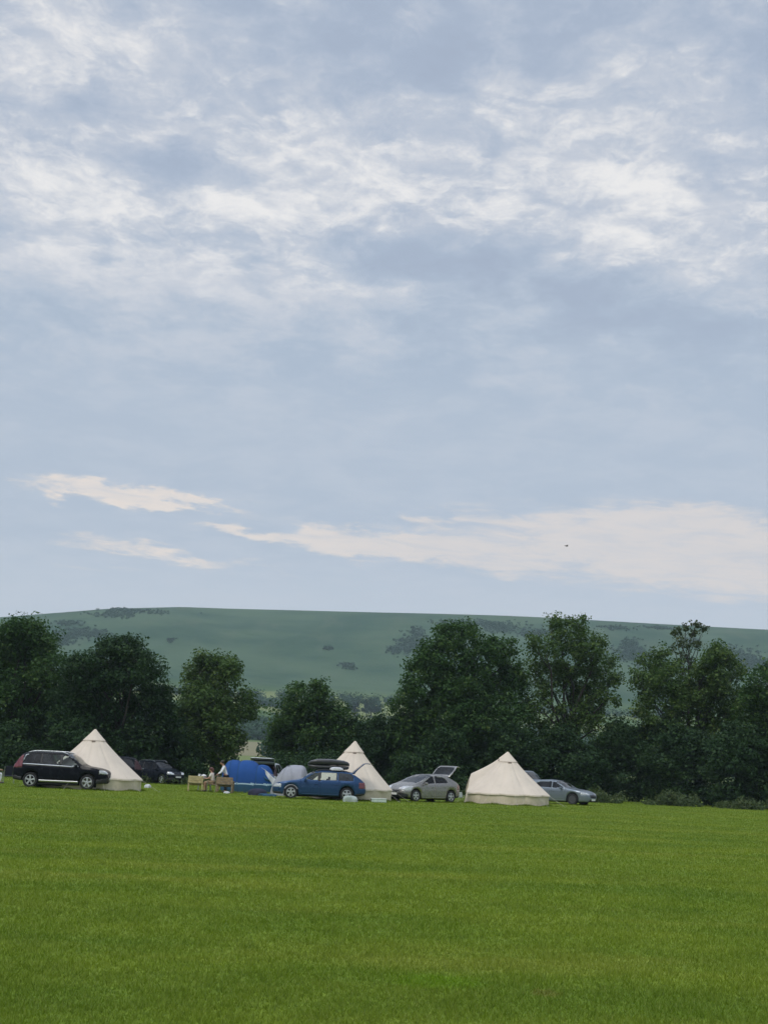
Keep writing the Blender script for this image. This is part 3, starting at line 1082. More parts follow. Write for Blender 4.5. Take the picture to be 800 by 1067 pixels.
    def part(nm, sel, mtl, parent=root, solid=0.0, pts=P, newname=None):
        f = F[sel]
        if not len(f):
            return None
        u, inv = np.unique(f, return_inverse=True)
        vv = pts[u].copy()
        if hinge and nm in ('tailgate', 'rear_window'):
            h0, an = hinge
            q = vv - h0
            # the gate swings up about its roof hinge
            ca, sa = math.cos(an), math.sin(an)
            vv = np.stack([h0[0] + q[:, 0] * ca + q[:, 2] * sa, q[:, 1], h0[2] - q[:, 0] * sa + q[:, 2] * ca], -1)
        me = np_mesh(newname or nm, vv - off, inv.reshape(f.shape))
        bm = bmesh.new()
        bm.from_mesh(me)
        bmesh.ops.remove_doubles(bm, verts=bm.verts, dist=0.0004)
        if nm in ('body',):
            # close the nose and the tail
            for e0 in (0, L):
                ed = [e for e in bm.edges if e.is_boundary and all(abs(v.co.x + L / 2 - e0) < 1e-4 for v in e.verts)]
                if len(ed) > 2:
                    bmesh.ops.contextual_create(bm, geom=ed)
        bm.to_mesh(me)
        bm.free()
        o = link_mesh(newname or nm, me, mtl, parent)
        me.set_sharp_from_angle(angle=R(50))
        if solid:
            md = o.modifiers.new('thick', 'SOLIDIFY')
            md.thickness = solid
            md.offset = -1
        return o

    body = part('body', lab == 'body', M_paint, solid=0.02)
    part('underbody', lab == 'underbody', M_UNDER)
    mts = {'sill_trim': S.get('sill_mat', M_TRIM), 'bumper_trim': M_TRIM, 'pillar': M_TRIM, 'window_trim': S.get('trim_mat', M_CHROME)}
    for k, (nm, poly) in enumerate(S.get('trim', [])):
        for s in (1, -1):
            part('trim', (lab == '%s:%d' % (nm, k)) & (side == s), mts[nm], solid=0.012, newname=nm)
    for k, poly in enumerate(S.get('doors', [])):
        for s in (1, -1):
            dobj = part('door', (lab == 'door%d' % k) & (side == s), M_paint, solid=0.02)
            if dobj is None:
                continue
            px0 = min(p[0] for p in poly)
            hb = MB()
            zz = float(np.interp(px0 + 0.16, xs, belt)) - 0.16
            yy = float(np.interp(px0 + 0.16, xs, wid)) * 0.995 * s
            hb.box((px0 + 0.16 - L / 2, yy + 0.008 * s, zz), (0.2, 0.028, 0.03), bevel=0.008)
            hb.build('handle', S.get('handle_mat', M_paint), dobj, auto=40)
    dark_from = S.get('dark_from', 99)
    for k, poly in enumerate(S['windows']):
        for s in (1, -1):
            part('side_window', (lab == 'side_window%d' % k) & (side == s), S.get('dark_mat', M_GLASS_DARK) if k >= dark_from else M_GLASS)
    part('windscreen', lab == 'windscreen', S.get('screen_mat', M_SCREEN))
    gate = part('tailgate', lab == 'tailgate', M_paint, solid=0.035) if tail_x else None
    part('rear_window', lab == 'rear_window', S.get('dark_mat', M_GLASS_DARK), gate or root)
    for s in (1, -1):
        part('headlight', (lab == 'headlight') & (side == s), M_LAMP, solid=0.01)
        part('tail_light', (lab == 'tail_light') & (side == s), S.get('tail_mat', M_TAIL), solid=0.01)
    part('grille', lab == 'grille', M_TRIM, solid=0.01)
    # chassis block, floor, dashboard and seats
    u = MB()
    u.box(((xr + xf) / 2 - L / 2, 0, 0.30), (xf - xr + 0.7, 1.05, 0.34), bevel=0.03)
    u.box(((xr + xf) / 2 - L / 2, 0, 0.30), (xf - xr - 2 * Rw - 0.15, wid.max() * 1.8, 0.22), bevel=0.03)
    u.box(((xr + xf) / 2 - L / 2 - 0.1, 0, 0.44), (xf - xr - 0.9, wid.max() * 1.8, 0.06))
    u.build('chassis', M_UNDER, root)
    d = MB()
    d.box((xb - 0.75 - L / 2, 0, float(np.interp(xb - 0.7, xs, belt)) - 0.12), (0.45, wid.max() * 1.72, 0.22), bevel=0.06)
    d.build('dashboard', M_SEAT, root, auto=40)
    fxs = (xa + S.get('seat', -0.55), xa + S.get('seat', -0.55) - 0.95)
    zc = 0.45
    for sx in fxs:
        for s in (1, -1):
            sm = MB()
            bz = float(np.interp(sx, xs, belt))
            sm.box((sx + 0.2 - L / 2, s * 0.38, zc + 0.1), (0.5, 0.5, 0.18), bevel=0.06)
            sm.box((sx - 0.1 - L / 2, s * 0.38, (zc + bz) / 2 + 0.1), (0.14, 0.48, bz - zc + 0.05), rot=(0, -0.2, 0), bevel=0.05)
            sm.box((sx - 0.2 - L / 2, s * 0.38, bz + 0.14), (0.09, 0.26, 0.17), rot=(0, -0.15, 0), bevel=0.04)
            sm.build('seat', M_SEAT, root, auto=40)
    for xc in (xr, xf):
        for s in (1, -1):
            yy = s * (float(np.interp(xc, xs, wid)) - 0.125)
            wo = wheel_mesh(Rw, 0.22, Rw * 0.68).build('wheel', M_TYRE, root, auto=40)
            wo.location = (xc - L / 2, yy, Rw)
            rim_mesh(Rw * 0.68, 0.22, spokes, s).build('rim', M_rim or M_ALLOY, wo, auto=30)
    for s in (1, -1):
        mm = MB()
        mx = S['mirror']
        yw = float(np.interp(mx, xs, wid))
        zb0 = float(np.interp(mx, xs, belt))
        mm.box((mx - L / 2, s * (yw + 0.09), zb0 + 0.06), (0.11, 0.20, 0.15), rot=(0, 0, s * 0.15), bevel=0.04)
        mm.box((mx - L / 2, s * (yw + 0.0), zb0 + 0.01), (0.07, 0.10, 0.04), bevel=0.012)
        mm.build('door_mirror', M_paint, root, auto=45)
    pm = MB()
    pm.box((L / 2 + 0.006, 0, S['plate'][0]), (0.012, 0.52, 0.11))
    pm.build('number_plate', M_PLATE_W, root)
    pm = MB()
    pm.box((-L / 2 - 0.006, 0, S['plate'][1]), (0.012, 0.52, 0.11))
    pm.build('number_plate', M_PLATE_Y, root)
    if S.get('rails'):
        x0, x1 = S['rails']
        for s in (1, -1):
            rl = MB()
            pts = []
            for f in np.linspace(0, 1, 14):
                x = x0 + (x1 - x0) * f
                hz0 = float(np.interp(x, xs, top))
                wr0 = float(np.interp(x, xs, wid)) - 0.055 - tum * (hz0 - float(np.interp(x, xs, belt)))
                lift = 0.055 * min(1, 8 * min(f, 1 - f))
                pts.append((x - L / 2, s * (wr0 - 0.05), hz0 + lift))
            rl.tube(pts, 0.02, 6)
            for f in (0.06, 0.5, 0.94):
                x, y, z = pts[int(f * 13)]
                rl.box((x, y, z - 0.025), (0.08, 0.03, 0.06))
            rl.build('roof_rail', S.get('rail_mat', M_CHROME), root, auto=50)
    return root


SUV = dict(
    L=4.80, R=0.37, xr=0.98, xf=3.86,
    top=[(0, 0.62), (0.02, 0.86), (0.06, 1.02), (0.16, 1.20), (0.34, 1.50), (0.50, 1.66), (0.75, 1.725), (1.5, 1.76), (2.3, 1.755), (2.7, 1.70), (3.0, 1.57), (3.55, 1.20), (3.75, 1.135),
         (4.2, 1.07), (4.55, 0.98), (4.70, 0.88), (4.77, 0.74), (4.80, 0.62)],
    low=[(0, 0.50), (0.06, 0.40), (0.4, 0.34), (1.5, 0.30), (3.3, 0.30), (4.4, 0.32), (4.70, 0.34), (4.8, 0.46)],
    width=[(0, 0.72), (0.08, 0.84), (0.4, 0.92), (1.0, 0.95), (3.9, 0.95), (4.3, 0.92), (4.6, 0.82), (4.74, 0.66), (4.8, 0.50)],
    belt=[(0, 1.02), (0.5, 1.12), (2.0, 1.09), (3.4, 1.06), (3.8, 1.04), (4.8, 0.90)], tumble=0.30,
    doors=[[(1.45, 0.42), (1.45, 1.7), (2.42, 1.7), (2.42, 0.42)], [(2.43, 0.42), (2.43, 1.75), (3.45, 1.2), (3.42, 0.42)]],
    windows=[[(2.52, 1.15), (2.52, 1.66), (2.72, 1.62), (3.32, 1.19), (3.32, 1.13)], [(1.50, 1.16), (1.50, 1.67), (2.36, 1.68), (2.40, 1.15)],
             [(0.55, 1.20), (0.70, 1.54), (0.85, 1.64), (1.40, 1.67), (1.40, 1.17)]], dark_from=2,
    trim=[('pillar', [(2.34, 1.15), (2.34, 1.70), (2.54, 1.70), (2.54, 1.15)]), ('pillar', [(1.38, 1.17), (1.38, 1.70), (1.52, 1.70), (1.52, 1.17)]), ('window_trim', [(0.42, 1.13), (0.60, 1.58), (0.74, 1.68), (0.80, 1.63), (0.66, 1.54), (0.52, 1.19), (3.38, 1.145), (3.38, 1.085)]), ('sill_trim', [(1.40, 0.30), (1.40, 0.40), (3.42, 0.40), (3.42, 0.30)]),
          ('bumper_trim', [(0, 0.3), (0, 0.58), (0.55, 0.52), (0.55, 0.3)]), ('bumper_trim', [(4.25, 0.3), (4.3, 0.5), (4.85, 0.6), (4.85, 0.3)])],
    screen=(2.78, 3.52), rear=(0.16, 0.46), tail_x=0.62, tail_z=0.75, lamp=(4.42, 4.78, 0.80, 0.975, 0.52), grille=(4.66, 0.62, 0.86, 0.34), tail=(0.52, 0.95, 1.62, 0.70),
    mirror=3.28, plate=(0.56, 0.92), rails=(0.75, 2.75), sill_mat=M_ALLOY)

AVANT = dict(
    L=4.66, R=0.325, xr=0.94, xf=3.72,
    top=[(0, 0.60), (0.02, 0.78), (0.06, 0.90), (0.14, 0.98), (0.42, 1.22), (0.62, 1.345), (0.90, 1.40), (1.6, 1.43), (2.2, 1.425), (2.55, 1.37), (2.85, 1.25), (3.25, 1.00), (3.42, 0.945),
         (3.9, 0.87), (4.35, 0.77), (4.55, 0.68), (4.63, 0.57), (4.66, 0.48)],
    low=[(0, 0.44), (0.06, 0.32), (0.4, 0.26), (1.5, 0.20), (3.2, 0.20), (4.2, 0.22), (4.58, 0.25), (4.66, 0.38)],
    width=[(0, 0.66), (0.08, 0.78), (0.4, 0.86), (1.0, 0.89), (3.6, 0.89), (4.1, 0.86), (4.45, 0.76), (4.60, 0.60), (4.66, 0.44)],
    belt=[(0, 0.86), (0.5, 0.94), (2.0, 0.92), (3.2, 0.90), (3.6, 0.88), (4.66, 0.72)],
    doors=[[(1.30, 0.30), (1.30, 1.4), (2.30, 1.4), (2.30, 0.30)], [(2.31, 0.30), (2.31, 1.4), (3.25, 1.0), (3.2, 0.30)]],
    windows=[[(2.38, 0.965), (2.38, 1.335), (2.58, 1.30), (3.06, 1.0), (3.06, 0.96)], [(1.46, 0.97), (1.46, 1.345), (2.24, 1.345), (2.28, 0.965)],
             [(0.62, 1.00), (0.66, 1.21), (0.78, 1.32), (1.36, 1.345), (1.36, 0.975)]], dark_from=2,
    trim=[('bumper_trim', [(0, 0.2), (0, 0.40), (0.5, 0.36), (0.5, 0.2)]), ('bumper_trim', [(4.2, 0.2), (4.2, 0.30), (4.7, 0.36), (4.7, 0.2)]),
          ('pillar', [(2.26, 0.93), (2.26, 1.4), (2.40, 1.4), (2.40, 0.93)])], trim_mat=M_TRIM,
    screen=(2.58, 3.26), rear=(0.16, 0.50), tail_x=0.66, tail_z=0.62, tail_open=80, lamp=(4.22, 4.62, 0.56, 0.72, 0.50), grille=(4.50, 0.42, 0.64, 0.30), tail=(0.34, 0.62, 0.92, 0.62),
    mirror=3.02, plate=(0.42, 0.74), rails=(0.85, 2.5), rail_mat=M_TRIM)

HATCH = dict(
    L=4.25, R=0.32, xr=0.76, xf=3.39,
    top=[(0, 0.62), (0.02, 0.80), (0.06, 0.92), (0.14, 1.00), (0.50, 1.20), (0.85, 1.365), (1.25, 1.425), (1.75, 1.45), (2.1, 1.43), (2.5, 1.32), (3.0, 1.11), (3.35, 0.965), (3.6, 0.90), (3.9, 0.80),
         (4.10, 0.70), (4.21, 0.58), (4.25, 0.48)],
    low=[(0, 0.44), (0.06, 0.32), (0.4, 0.25), (1.5, 0.19), (3.0, 0.19), (3.9, 0.22), (4.17, 0.24), (4.25, 0.38)],
    width=[(0, 0.66), (0.08, 0.78), (0.4, 0.86), (1.0, 0.88), (3.3, 0.88), (3.7, 0.85), (4.0, 0.74), (4.17, 0.58), (4.25, 0.40)],
    belt=[(0, 0.88), (0.5, 1.02), (1.2, 0.99), (3.0, 0.90), (3.4, 0.86), (4.25, 0.66)], tumble=0.36,
    doors=[[(1.12, 0.30), (1.12, 1.4), (1.98, 1.42), (1.98, 0.30)], [(1.99, 0.30), (1.99, 1.4), (3.0, 1.05), (2.98, 0.30)]],
    windows=[[(2.05, 1.0), (2.05, 1.36), (2.22, 1.34), (2.80, 1.03), (2.92, 0.965)], [(1.02, 1.05), (1.14, 1.25), (1.34, 1.34), (1.92, 1.37), (1.95, 1.0)]],
    trim=[('bumper_trim', [(0, 0.2), (0, 0.40), (0.4, 0.36), (0.4, 0.2)]), ('bumper_trim', [(3.9, 0.2), (3.9, 0.36), (4.3, 0.5), (4.3, 0.2)])],
    dark_from=0, dark_mat=M_GLASS_BLACK, screen=(2.12, 3.26), rear=(0.18, 0.70), tail_x=0.86, tail_z=0.62, tail_open=70, lamp=(3.66, 4.16, 0.58, 0.82, 0.50), grille=(4.12, 0.50, 0.60, 0.42), tail=(0.30, 0.70, 0.95, 0.62),
    mirror=2.80, plate=(0.40, 0.72), seat=-0.3)

SHOOT = dict(
    L=4.69, R=0.34, xr=0.96, xf=3.69,
    top=[(0, 0.62), (0.02, 0.78), (0.06, 0.90), (0.16, 0.99), (0.50, 1.19), (0.80, 1.32), (1.3, 1.40), (1.9, 1.435), (2.4, 1.40), (2.75, 1.28), (3.15, 1.04), (3.35, 0.975), (3.9, 0.90), (4.3, 0.80),
         (4.55, 0.70), (4.65, 0.58), (4.69, 0.48)],
    low=[(0, 0.42), (0.06, 0.30), (0.4, 0.24), (1.5, 0.18), (3.2, 0.18), (4.2, 0.20), (4.6, 0.22), (4.69, 0.36)],
    width=[(0, 0.66), (0.08, 0.80), (0.4, 0.88), (1.0, 0.91), (3.7, 0.91), (4.15, 0.87), (4.5, 0.74), (4.63, 0.58), (4.69, 0.42)],
    belt=[(0, 0.90), (0.5, 0.98), (1.8, 0.95), (3.2, 0.92), (3.6, 0.90), (4.69, 0.72)],
    doors=[[(1.38, 0.30), (1.38, 1.42), (2.26, 1.42), (2.26, 0.30)], [(2.27, 0.30), (2.27, 1.42), (3.2, 1.0), (3.15, 0.30)]],
    windows=[[(2.32, 1.0), (2.32, 1.34), (2.50, 1.31), (3.02, 1.04), (3.06, 0.98)], [(1.10, 1.03), (1.24, 1.22), (1.5, 1.31), (2.24, 1.345), (2.26, 1.0)]], dark_from=0,
    trim=[('bumper_trim', [(0, 0.15), (0, 0.36), (0.45, 0.32), (0.45, 0.15)])],
    screen=(2.52, 3.22), rear=(0.18, 0.70), tail_x=0.84, tail_z=0.62, tail_open=72, lamp=(4.22, 4.66, 0.62, 0.77, 0.52), grille=(4.56, 0.36, 0.62, 0.40), tail=(0.30, 0.72, 0.92, 0.60),
    mirror=2.96, plate=(0.34, 0.72))

M_TAIL_D = surf('smoked_lamp', (0.03, 0.006, 0.008), 0.3, 0.3, 9)
MPV = dict(SUV)
MPV['tail_mat'] = M_TAIL_D
MPV.update(L=4.55, xr=0.86, xf=3.62, R=0.34, rails=None, lamp=(4.15, 4.53, 0.74, 0.94, 0.52), grille=(4.42, 0.5, 0.78, 0.34), mirror=3.1,
           top=[(0, 0.62), (0.02, 0.90), (0.06, 1.05), (0.16, 1.25), (0.34, 1.52), (0.50, 1.64), (0.8, 1.69), (1.5, 1.71), (2.2, 1.70), (2.6, 1.62), (2.9, 1.48), (3.35, 1.17), (3.55, 1.08),
                (4.0, 1.0), (4.3, 0.9), (4.45, 0.80), (4.52, 0.68), (4.55, 0.56)],
           low=[(0, 0.46), (0.06, 0.36), (0.4, 0.28), (1.5, 0.22), (3.2, 0.22), (4.1, 0.25), (4.47, 0.28), (4.55, 0.42)],
           width=[(0, 0.70), (0.08, 0.82), (0.4, 0.89), (1.0, 0.91), (3.6, 0.91), (4.0, 0.88), (4.35, 0.78), (4.49, 0.62), (4.55, 0.46)],
           belt=[(0, 0.98), (0.5, 1.06), (2.0, 1.03), (3.2, 1.0), (3.6, 0.98), (4.55, 0.80)],
           doors=[[(1.35, 0.36), (1.35, 1.7), (2.28, 1.7), (2.28, 0.36)], [(2.29, 0.36), (2.29, 1.75), (3.25, 1.12), (3.2, 0.36)]],
           windows=[[(2.36, 1.09), (2.36, 1.60), (2.56, 1.55), (3.12, 1.13), (3.12, 1.07)], [(1.42, 1.10), (1.42, 1.62), (2.22, 1.63), (2.26, 1.09)],
                    [(0.52, 1.14), (0.66, 1.48), (0.82, 1.58), (1.32, 1.62), (1.32, 1.11)]],
           trim=[('bumper_trim', [(0, 0.3), (0, 0.52), (0.5, 0.46), (0.5, 0.2)]), ('bumper_trim', [(4.0, 0.2), (4.1, 0.4), (4.6, 0.55), (4.6, 0.2)])],
           screen=(2.62, 3.34), sill_mat=M_TRIM)
ESTATE = dict(MPV)
ESTATE.update(trim=[('pillar', [(1.30, 1.1), (1.30, 1.66), (1.44, 1.66), (1.44, 1.1)]), ('window_trim', [(0.42, 1.05), (0.60, 1.56), (0.80, 1.66), (2.5, 1.66), (2.5, 1.60), (0.82, 1.58), (0.66, 1.48), (0.52, 1.13), (1.5, 1.11), (1.5, 1.04)])] + MPV['trim'], rails=(0.7, 2.5), dark_from=0, dark_mat=M_GLASS_BLACK, screen_mat=M_GLASS_BLACK)

M_BLACK = paint('black_paint', (0.003, 0.004, 0.007), 0.0, 0.25, 0.05)
M_NAVY = paint('dark_navy_paint', (0.004, 0.006, 0.011), 0.1, 0.28, 0.06)
M_BLUE = paint('blue_paint', (0.020, 0.056, 0.135), 0.45, 0.30)
M_SILVER = paint('warm_silver_paint', (0.27, 0.26, 0.245), 0.75, 0.28)
M_GREY = paint('grey_blue_paint', (0.17, 0.20, 0.23), 0.55, 0.32)
M_PALE = paint('pale_silver_paint', (0.45, 0.48, 0.50), 0.5, 0.34)


def car_at(px_mid, y):
    p = on_ground(px_mid, y)
    return (p.x, p.y, 0)


car('suv', 'black SUV with silver roof rails parked in front of the leftmost bell tent', car_at(65.5, 73.2), R(-5), SUV, M_BLACK)
blue_car = car('estate_car', 'blue estate car with a black roof box and its tailgate raised', car_at(331.5, 73.8), math.pi + R(3), AVANT, M_BLUE)
car('hatchback', 'silver hatchback parked at an angle with its tailgate standing open', car_at(439.5, 79.2), math.pi + R(42), HATCH, M_SILVER)
car('shooting_brake', 'grey blue car with raised boot half hidden behind the rightmost bell tent', car_at(581.5, 90.5), R(-33), SHOOT, M_GREY, M_rim=M_ALLOY_DARK, spokes=10)
car('estate_car', 'dark car with silver window surround parked on its own left of the picnic table', car_at(164.5, 102), R(-40), ESTATE, M_NAVY).scale = (0.9, 0.9, 0.9)
car('people_carrier', 'tall black car showing only its rounded rear past the leftmost bell tent', car_at(108.5, 92), math.pi + R(14), MPV, M_BLACK)
PALE = dict(MPV)
PALE.update(tail_x=0.56, tail_z=0.78, tail_open=76)
car('people_carrier', 'pale silver car behind the blue tent with its tailgate raised level with the roof', car_at(278.5, 88.6), R(84), PALE, M_PALE)

# ------------------------------------------------------------------ tents
def canvas(name, col, stain, trans=0.15, folds=0.25):
    def fn(t, b, out):
        o = t.obj()
        x, y, z = t.sep(o)
        n = t.noise(o, 1.6, 6, 0.6)
        c = t.mix(t.ramp(n, 0.3, 0.72), col, tuple(v * 0.91 for v in col))
        low = t.math('MULTIPLY', t.ramp(z, 0.55, 0.0), t.ramp(t.noise(o, 5.0, 5, 0.65), 0.35, 0.7))     # splashed mud along the hem
        c = t.mix(t.math('MULTIPLY', low, 0.55), c, stain)
        t.put(b.inputs['Base Color'], c)
        b.inputs['Roughness'].default_value = 0.9
        b.inputs['Specular IOR Level'].default_value = 0.15
        sag = t.noise(t.comb(x, y, t.math('MULTIPLY', z, 0.35)), 2.2, 4, 0.5)
        t.put(b.inputs['Normal'], t.bump(t.math('ADD', sag, t.math('MULTIPLY', t.noise(o, 240, 2, 0.5), 0.02)), folds, 0.12))
        tr = t.node('ShaderNodeBsdfTranslucent')
        t.put(tr.inputs['Color'], c)
        mx = t.node('ShaderNodeMixShader')
        mx.inputs[0].default_value = trans
        t.put(mx.inputs[1], b.outputs[0])
        t.put(mx.inputs[2], tr.outputs[0])
        t.put(out.inputs['Surface'], mx.outputs[0])
    return mat(name, fn)


M_CANVAS = canvas('cream_canvas', (0.70, 0.61, 0.505), (0.40, 0.34, 0.25), folds=0.18)
M_CANVAS_W = canvas('cream_wall_canvas', (0.66, 0.57, 0.44), (0.36, 0.32, 0.20), trans=0.05)
M_SEAM = surf('seam_tape', (0.60, 0.52, 0.42), 0.9, 0.1, 6)
M_VENT = surf('vent_mesh', (0.16, 0.12, 0.09), 0.9, 0.2, 20)
M_ROPE = surf('guy_rope', (0.55, 0.52, 0.45), 0.9, 0.1, 20)
M_STEEL = surf('galvanised_steel', (0.35, 0.36, 0.37), 0.45, 0.15, 12, metal=0.8)
M_BLUE_T = canvas('blue_nylon', (0.022, 0.078, 0.25), (0.05, 0.09, 0.16), 0.12, 0.5)
M_TEAL_T = canvas('teal_skirt', (0.030, 0.085, 0.150), (0.05, 0.07, 0.06), 0.05, 0.5)
M_STRIPE = canvas('pale_stripe', (0.38, 0.52, 0.60), (0.22, 0.25, 0.22), 0.05, 0.3)
M_GREY_T = canvas('grey_nylon', (0.34, 0.35, 0.39), (0.20, 0.20, 0.19), 0.15, 0.4)
M_TARP = canvas('dark_tarp', (0.028, 0.030, 0.055), (0.04, 0.04, 0.05), 0.0, 0.8)
M_CLOTH_W = canvas('white_cloth', (0.66, 0.68, 0.72), (0.4, 0.4, 0.36), 0.15, 0.8)
M_BAG_G = canvas('grey_bag', (0.36, 0.42, 0.39), (0.22, 0.25, 0.18), 0.05, 0.8)


def bell_tent(label, px, Y, Rr, H, wall=0.58, rot=0.0, door=None, seed=0, folds=11, lean=0.0):
    g = np.random.default_rng(seed)
    p = on_ground(px, Y)
    root = thing('bell_tent', label, 'tent', (p.x, p.y, 0), rot, 'cream bell tents')
    nt_, nr = 144, 26
    th = np.linspace(0, 2 * math.pi, nt_, endpoint=False)
    pin = np.abs(np.sin(th * folds / 2 + 0.4))                       # cloth drawn in between the guy points
    deep = g.random(folds * 2)[(th / (2 * math.pi) * folds).astype(int)]
    er = np.full(nt_, Rr + 0.07) - 0.10 * (1 - pin) ** 2
    ez = np.full(nt_, wall) + 0.03 * (1 - pin)
    if door is not None:
        dth = np.abs((th - door + math.pi) % (2 * math.pi) - math.pi)
        bl = np.clip(1 - dth / 0.30, 0, 1)
        ez = ez + bl * (1.62 - wall)
        er = er - bl * (Rr - 1.95)
    k = np.linspace(0, 1, nr)
    V = []
    for f in k:
        sag = -0.10 * math.sin(math.pi * f) * (1.25 - 0.5 * f)
        r = 0.03 + (er - 0.03) * f
        crease = (1 - pin) ** 6 * (0.02 + 0.07 * deep) * math.sin(math.pi * min(1, f * 1.1)) * f
        z = H + (ez - H) * f + sag * (1.0 if door is None else 1 - 0.4 * 0) - crease
        V.append(np.stack([np.cos(th) * (r - 0.5 * crease), np.sin(th) * (r - 0.5 * crease), z], -1))
    V = np.array(V)
    for q in range(nr):
        V[q, :, 0] += lean * math.cos(rot) * (1 - k[q])
        V[q, :, 1] -= lean * math.sin(rot) * (1 - k[q])
    rows0 = V.copy()
    V = V.reshape(-1, 3)
    i, j = np.meshgrid(np.arange(nr - 1), np.arange(nt_), indexing='ij')
    i, j = i.ravel(), j.ravel()
    jn = (j + 1) % nt_
    F = np.stack([i * nt_ + j, (i + 1) * nt_ + j, (i + 1) * nt_ + jn, i * nt_ + jn], -1)
    canopy = link_mesh('canopy', np_mesh('canopy', V, F), M_CANVAS, root)
    # hem of the canopy hanging over the wall
    E = V.reshape(nr, nt_, 3)[-1]
    lo = E.copy()
    lo[:, 2] -= 0.07
    lo[:, :2] *= 1.006
    jj = np.arange(nt_)
    HF = np.stack([jj, (jj + 1) % nt_, nt_ + (jj + 1) % nt_, nt_ + jj], -1)
    link_mesh('hem', np_mesh('hem', np.concatenate([E + (0, 0, 0.001), lo]), HF), M_SEAM, canopy)
    # wall
    wr = Rr + 0.008 * np.sin(th * 33) + 0.02 * (pin - 0.5)
    rows = []
    tops = er - 0.05
    for f in np.linspace(0, 1, 8):
        r = tops + (wr - tops) * f if door is not None else wr + 0.012 * math.sin(f * 3.1) * np.sin(th * 21)
        rows.append(np.stack([np.cos(th) * r, np.sin(th) * r, ez * (1 - f) - 0.01], -1))
    W = np.array(rows).reshape(-1, 3)
    i, j = np.meshgrid(np.arange(7), np.arange(nt_), indexing='ij')
    i, j = i.ravel(), j.ravel()
    jn = (j + 1) % nt_
    WF = np.stack([i * nt_ + j, (i + 1) * nt_ + j, (i + 1) * nt_ + jn, i * nt_ + jn], -1)
    if door is not None:
        dsel = np.abs((th[j] - door + math.pi) % (2 * math.pi) - math.pi) < 0.30
        link_mesh('wall', np_mesh('wall', W, WF[~dsel]), M_CANVAS_W, root)
        link_mesh('door', np_mesh('door', W, WF[dsel]), M_CANVAS_W, root)
    else:
        link_mesh('wall', np_mesh('wall', W, WF), M_CANVAS_W, root)
    # cap over the apex, with its vents
    cap = []
    ac = rows0[0].mean(0)
    for q, f in enumerate(np.linspace(0, 1, 6)):
        src = rows0[q]                       # the cap lies on the canopy, standing off a little at its rim
        off = (src - src.mean(0)) * np.array([1, 1, 0])
        ln_ = np.linalg.norm(off, axis=1, keepdims=True) + 1e-6
        cap.append(src + off / ln_ * (0.012 + 0.035 * f * f + 0.008 * f * np.sin(th * 6)[:, None]) + np.array([0, 0, 0.03 * (1 - f)]))
    CV = np.array(cap).reshape(-1, 3)
    i, j = np.meshgrid(np.arange(5), np.arange(nt_), indexing='ij')
    i, j = i.ravel(), j.ravel()
    jn = (j + 1) % nt_
    link_mesh('cap', np_mesh('cap', CV, np.stack([i * nt_ + j, (i + 1) * nt_ + j, (i + 1) * nt_ + jn, i * nt_ + jn], -1)), M_CANVAS, root)
    for q in range(4):
        a = -math.pi / 2 - rot + 0.12 + q * math.pi / 2
        jv = int(round((a % (2 * math.pi)) / (2 * math.pi) * nt_)) % nt_
        vp = rows0[6, jv] * 0.6 + rows0[5, jv] * 0.4
        vm = MB()
        vm.box(tuple(vp + np.array([math.cos(a), math.sin(a), 0.4]) * 0.01), (0.03, 0.18, 0.07), rot=(0, -0.75, a))
        vm.build('vent', M_VENT, root)
    pm = MB()
    pm.tube([(0, 0, 0), (lean * math.cos(rot), -lean * math.sin(rot), H - 0.03)], 0.02, 10)
    pm.build('centre_pole', M_STEEL, root, auto=40)
    # seams run from cap to hem
    for q in range(folds):
        a = (q + 0.5) * 2 * math.pi / folds - 0.4 * 2 / folds
        if door is not None and abs((a - door + math.pi) % (2 * math.pi) - math.pi) < 0.4:
            continue
        jx = int(round(a / (2 * math.pi) * nt_)) % nt_
        ln = V.reshape(nr, nt_, 3)[5:, jx]
        sm = MB()
        sm.tube([tuple(v) for v in ln], 0.006, 5)
        sm.build('seam', M_SEAM, canopy)
    # guy ropes and pegs
    for q in range(folds):
        a = (q + 0.02) * 2 * math.pi / folds + (0.5 * math.pi - 0.4) * 2 / folds
        if door is not None and abs((a - door + math.pi) % (2 * math.pi) - math.pi) < 0.25:
            continue
        jx = int(round(a / (2 * math.pi) * nt_)) % nt_
        e = E[jx]
        pe = (math.cos(a) * (Rr + 1.0), math.sin(a) * (Rr + 1.0), 0.0)
        rm = MB()
        rm.tube([tuple(e), pe], 0.004, 5)
        rp = rm.build('guy_rope', M_ROPE, root)
        kp = MB()
        kp.tube([(pe[0] + 0.04 * math.cos(a), pe[1] + 0.04 * math.sin(a), 0.07), (pe[0] - 0.03 * math.cos(a), pe[1] - 0.03 * math.sin(a), -0.12)], 0.007, 5)
        kp.build('peg', M_STEEL, rp)
    return root


bell_tent('leftmost cream bell tent with a steep peak, standing behind the black SUV', 94.5, 75.0, 2.52, 3.0, seed=1, rot=0.3)
bell_tent('cream bell tent between the blue estate car and the silver hatchback', 362.5, 76.6, 2.22, 3.0, seed=2, rot=0.9, lean=0.24)
bell_tent('rightmost cream bell tent with a raised doorway on its left side', 527.5, 82.3, 2.36, 2.88, seed=3, rot=0.0, door=math.pi)


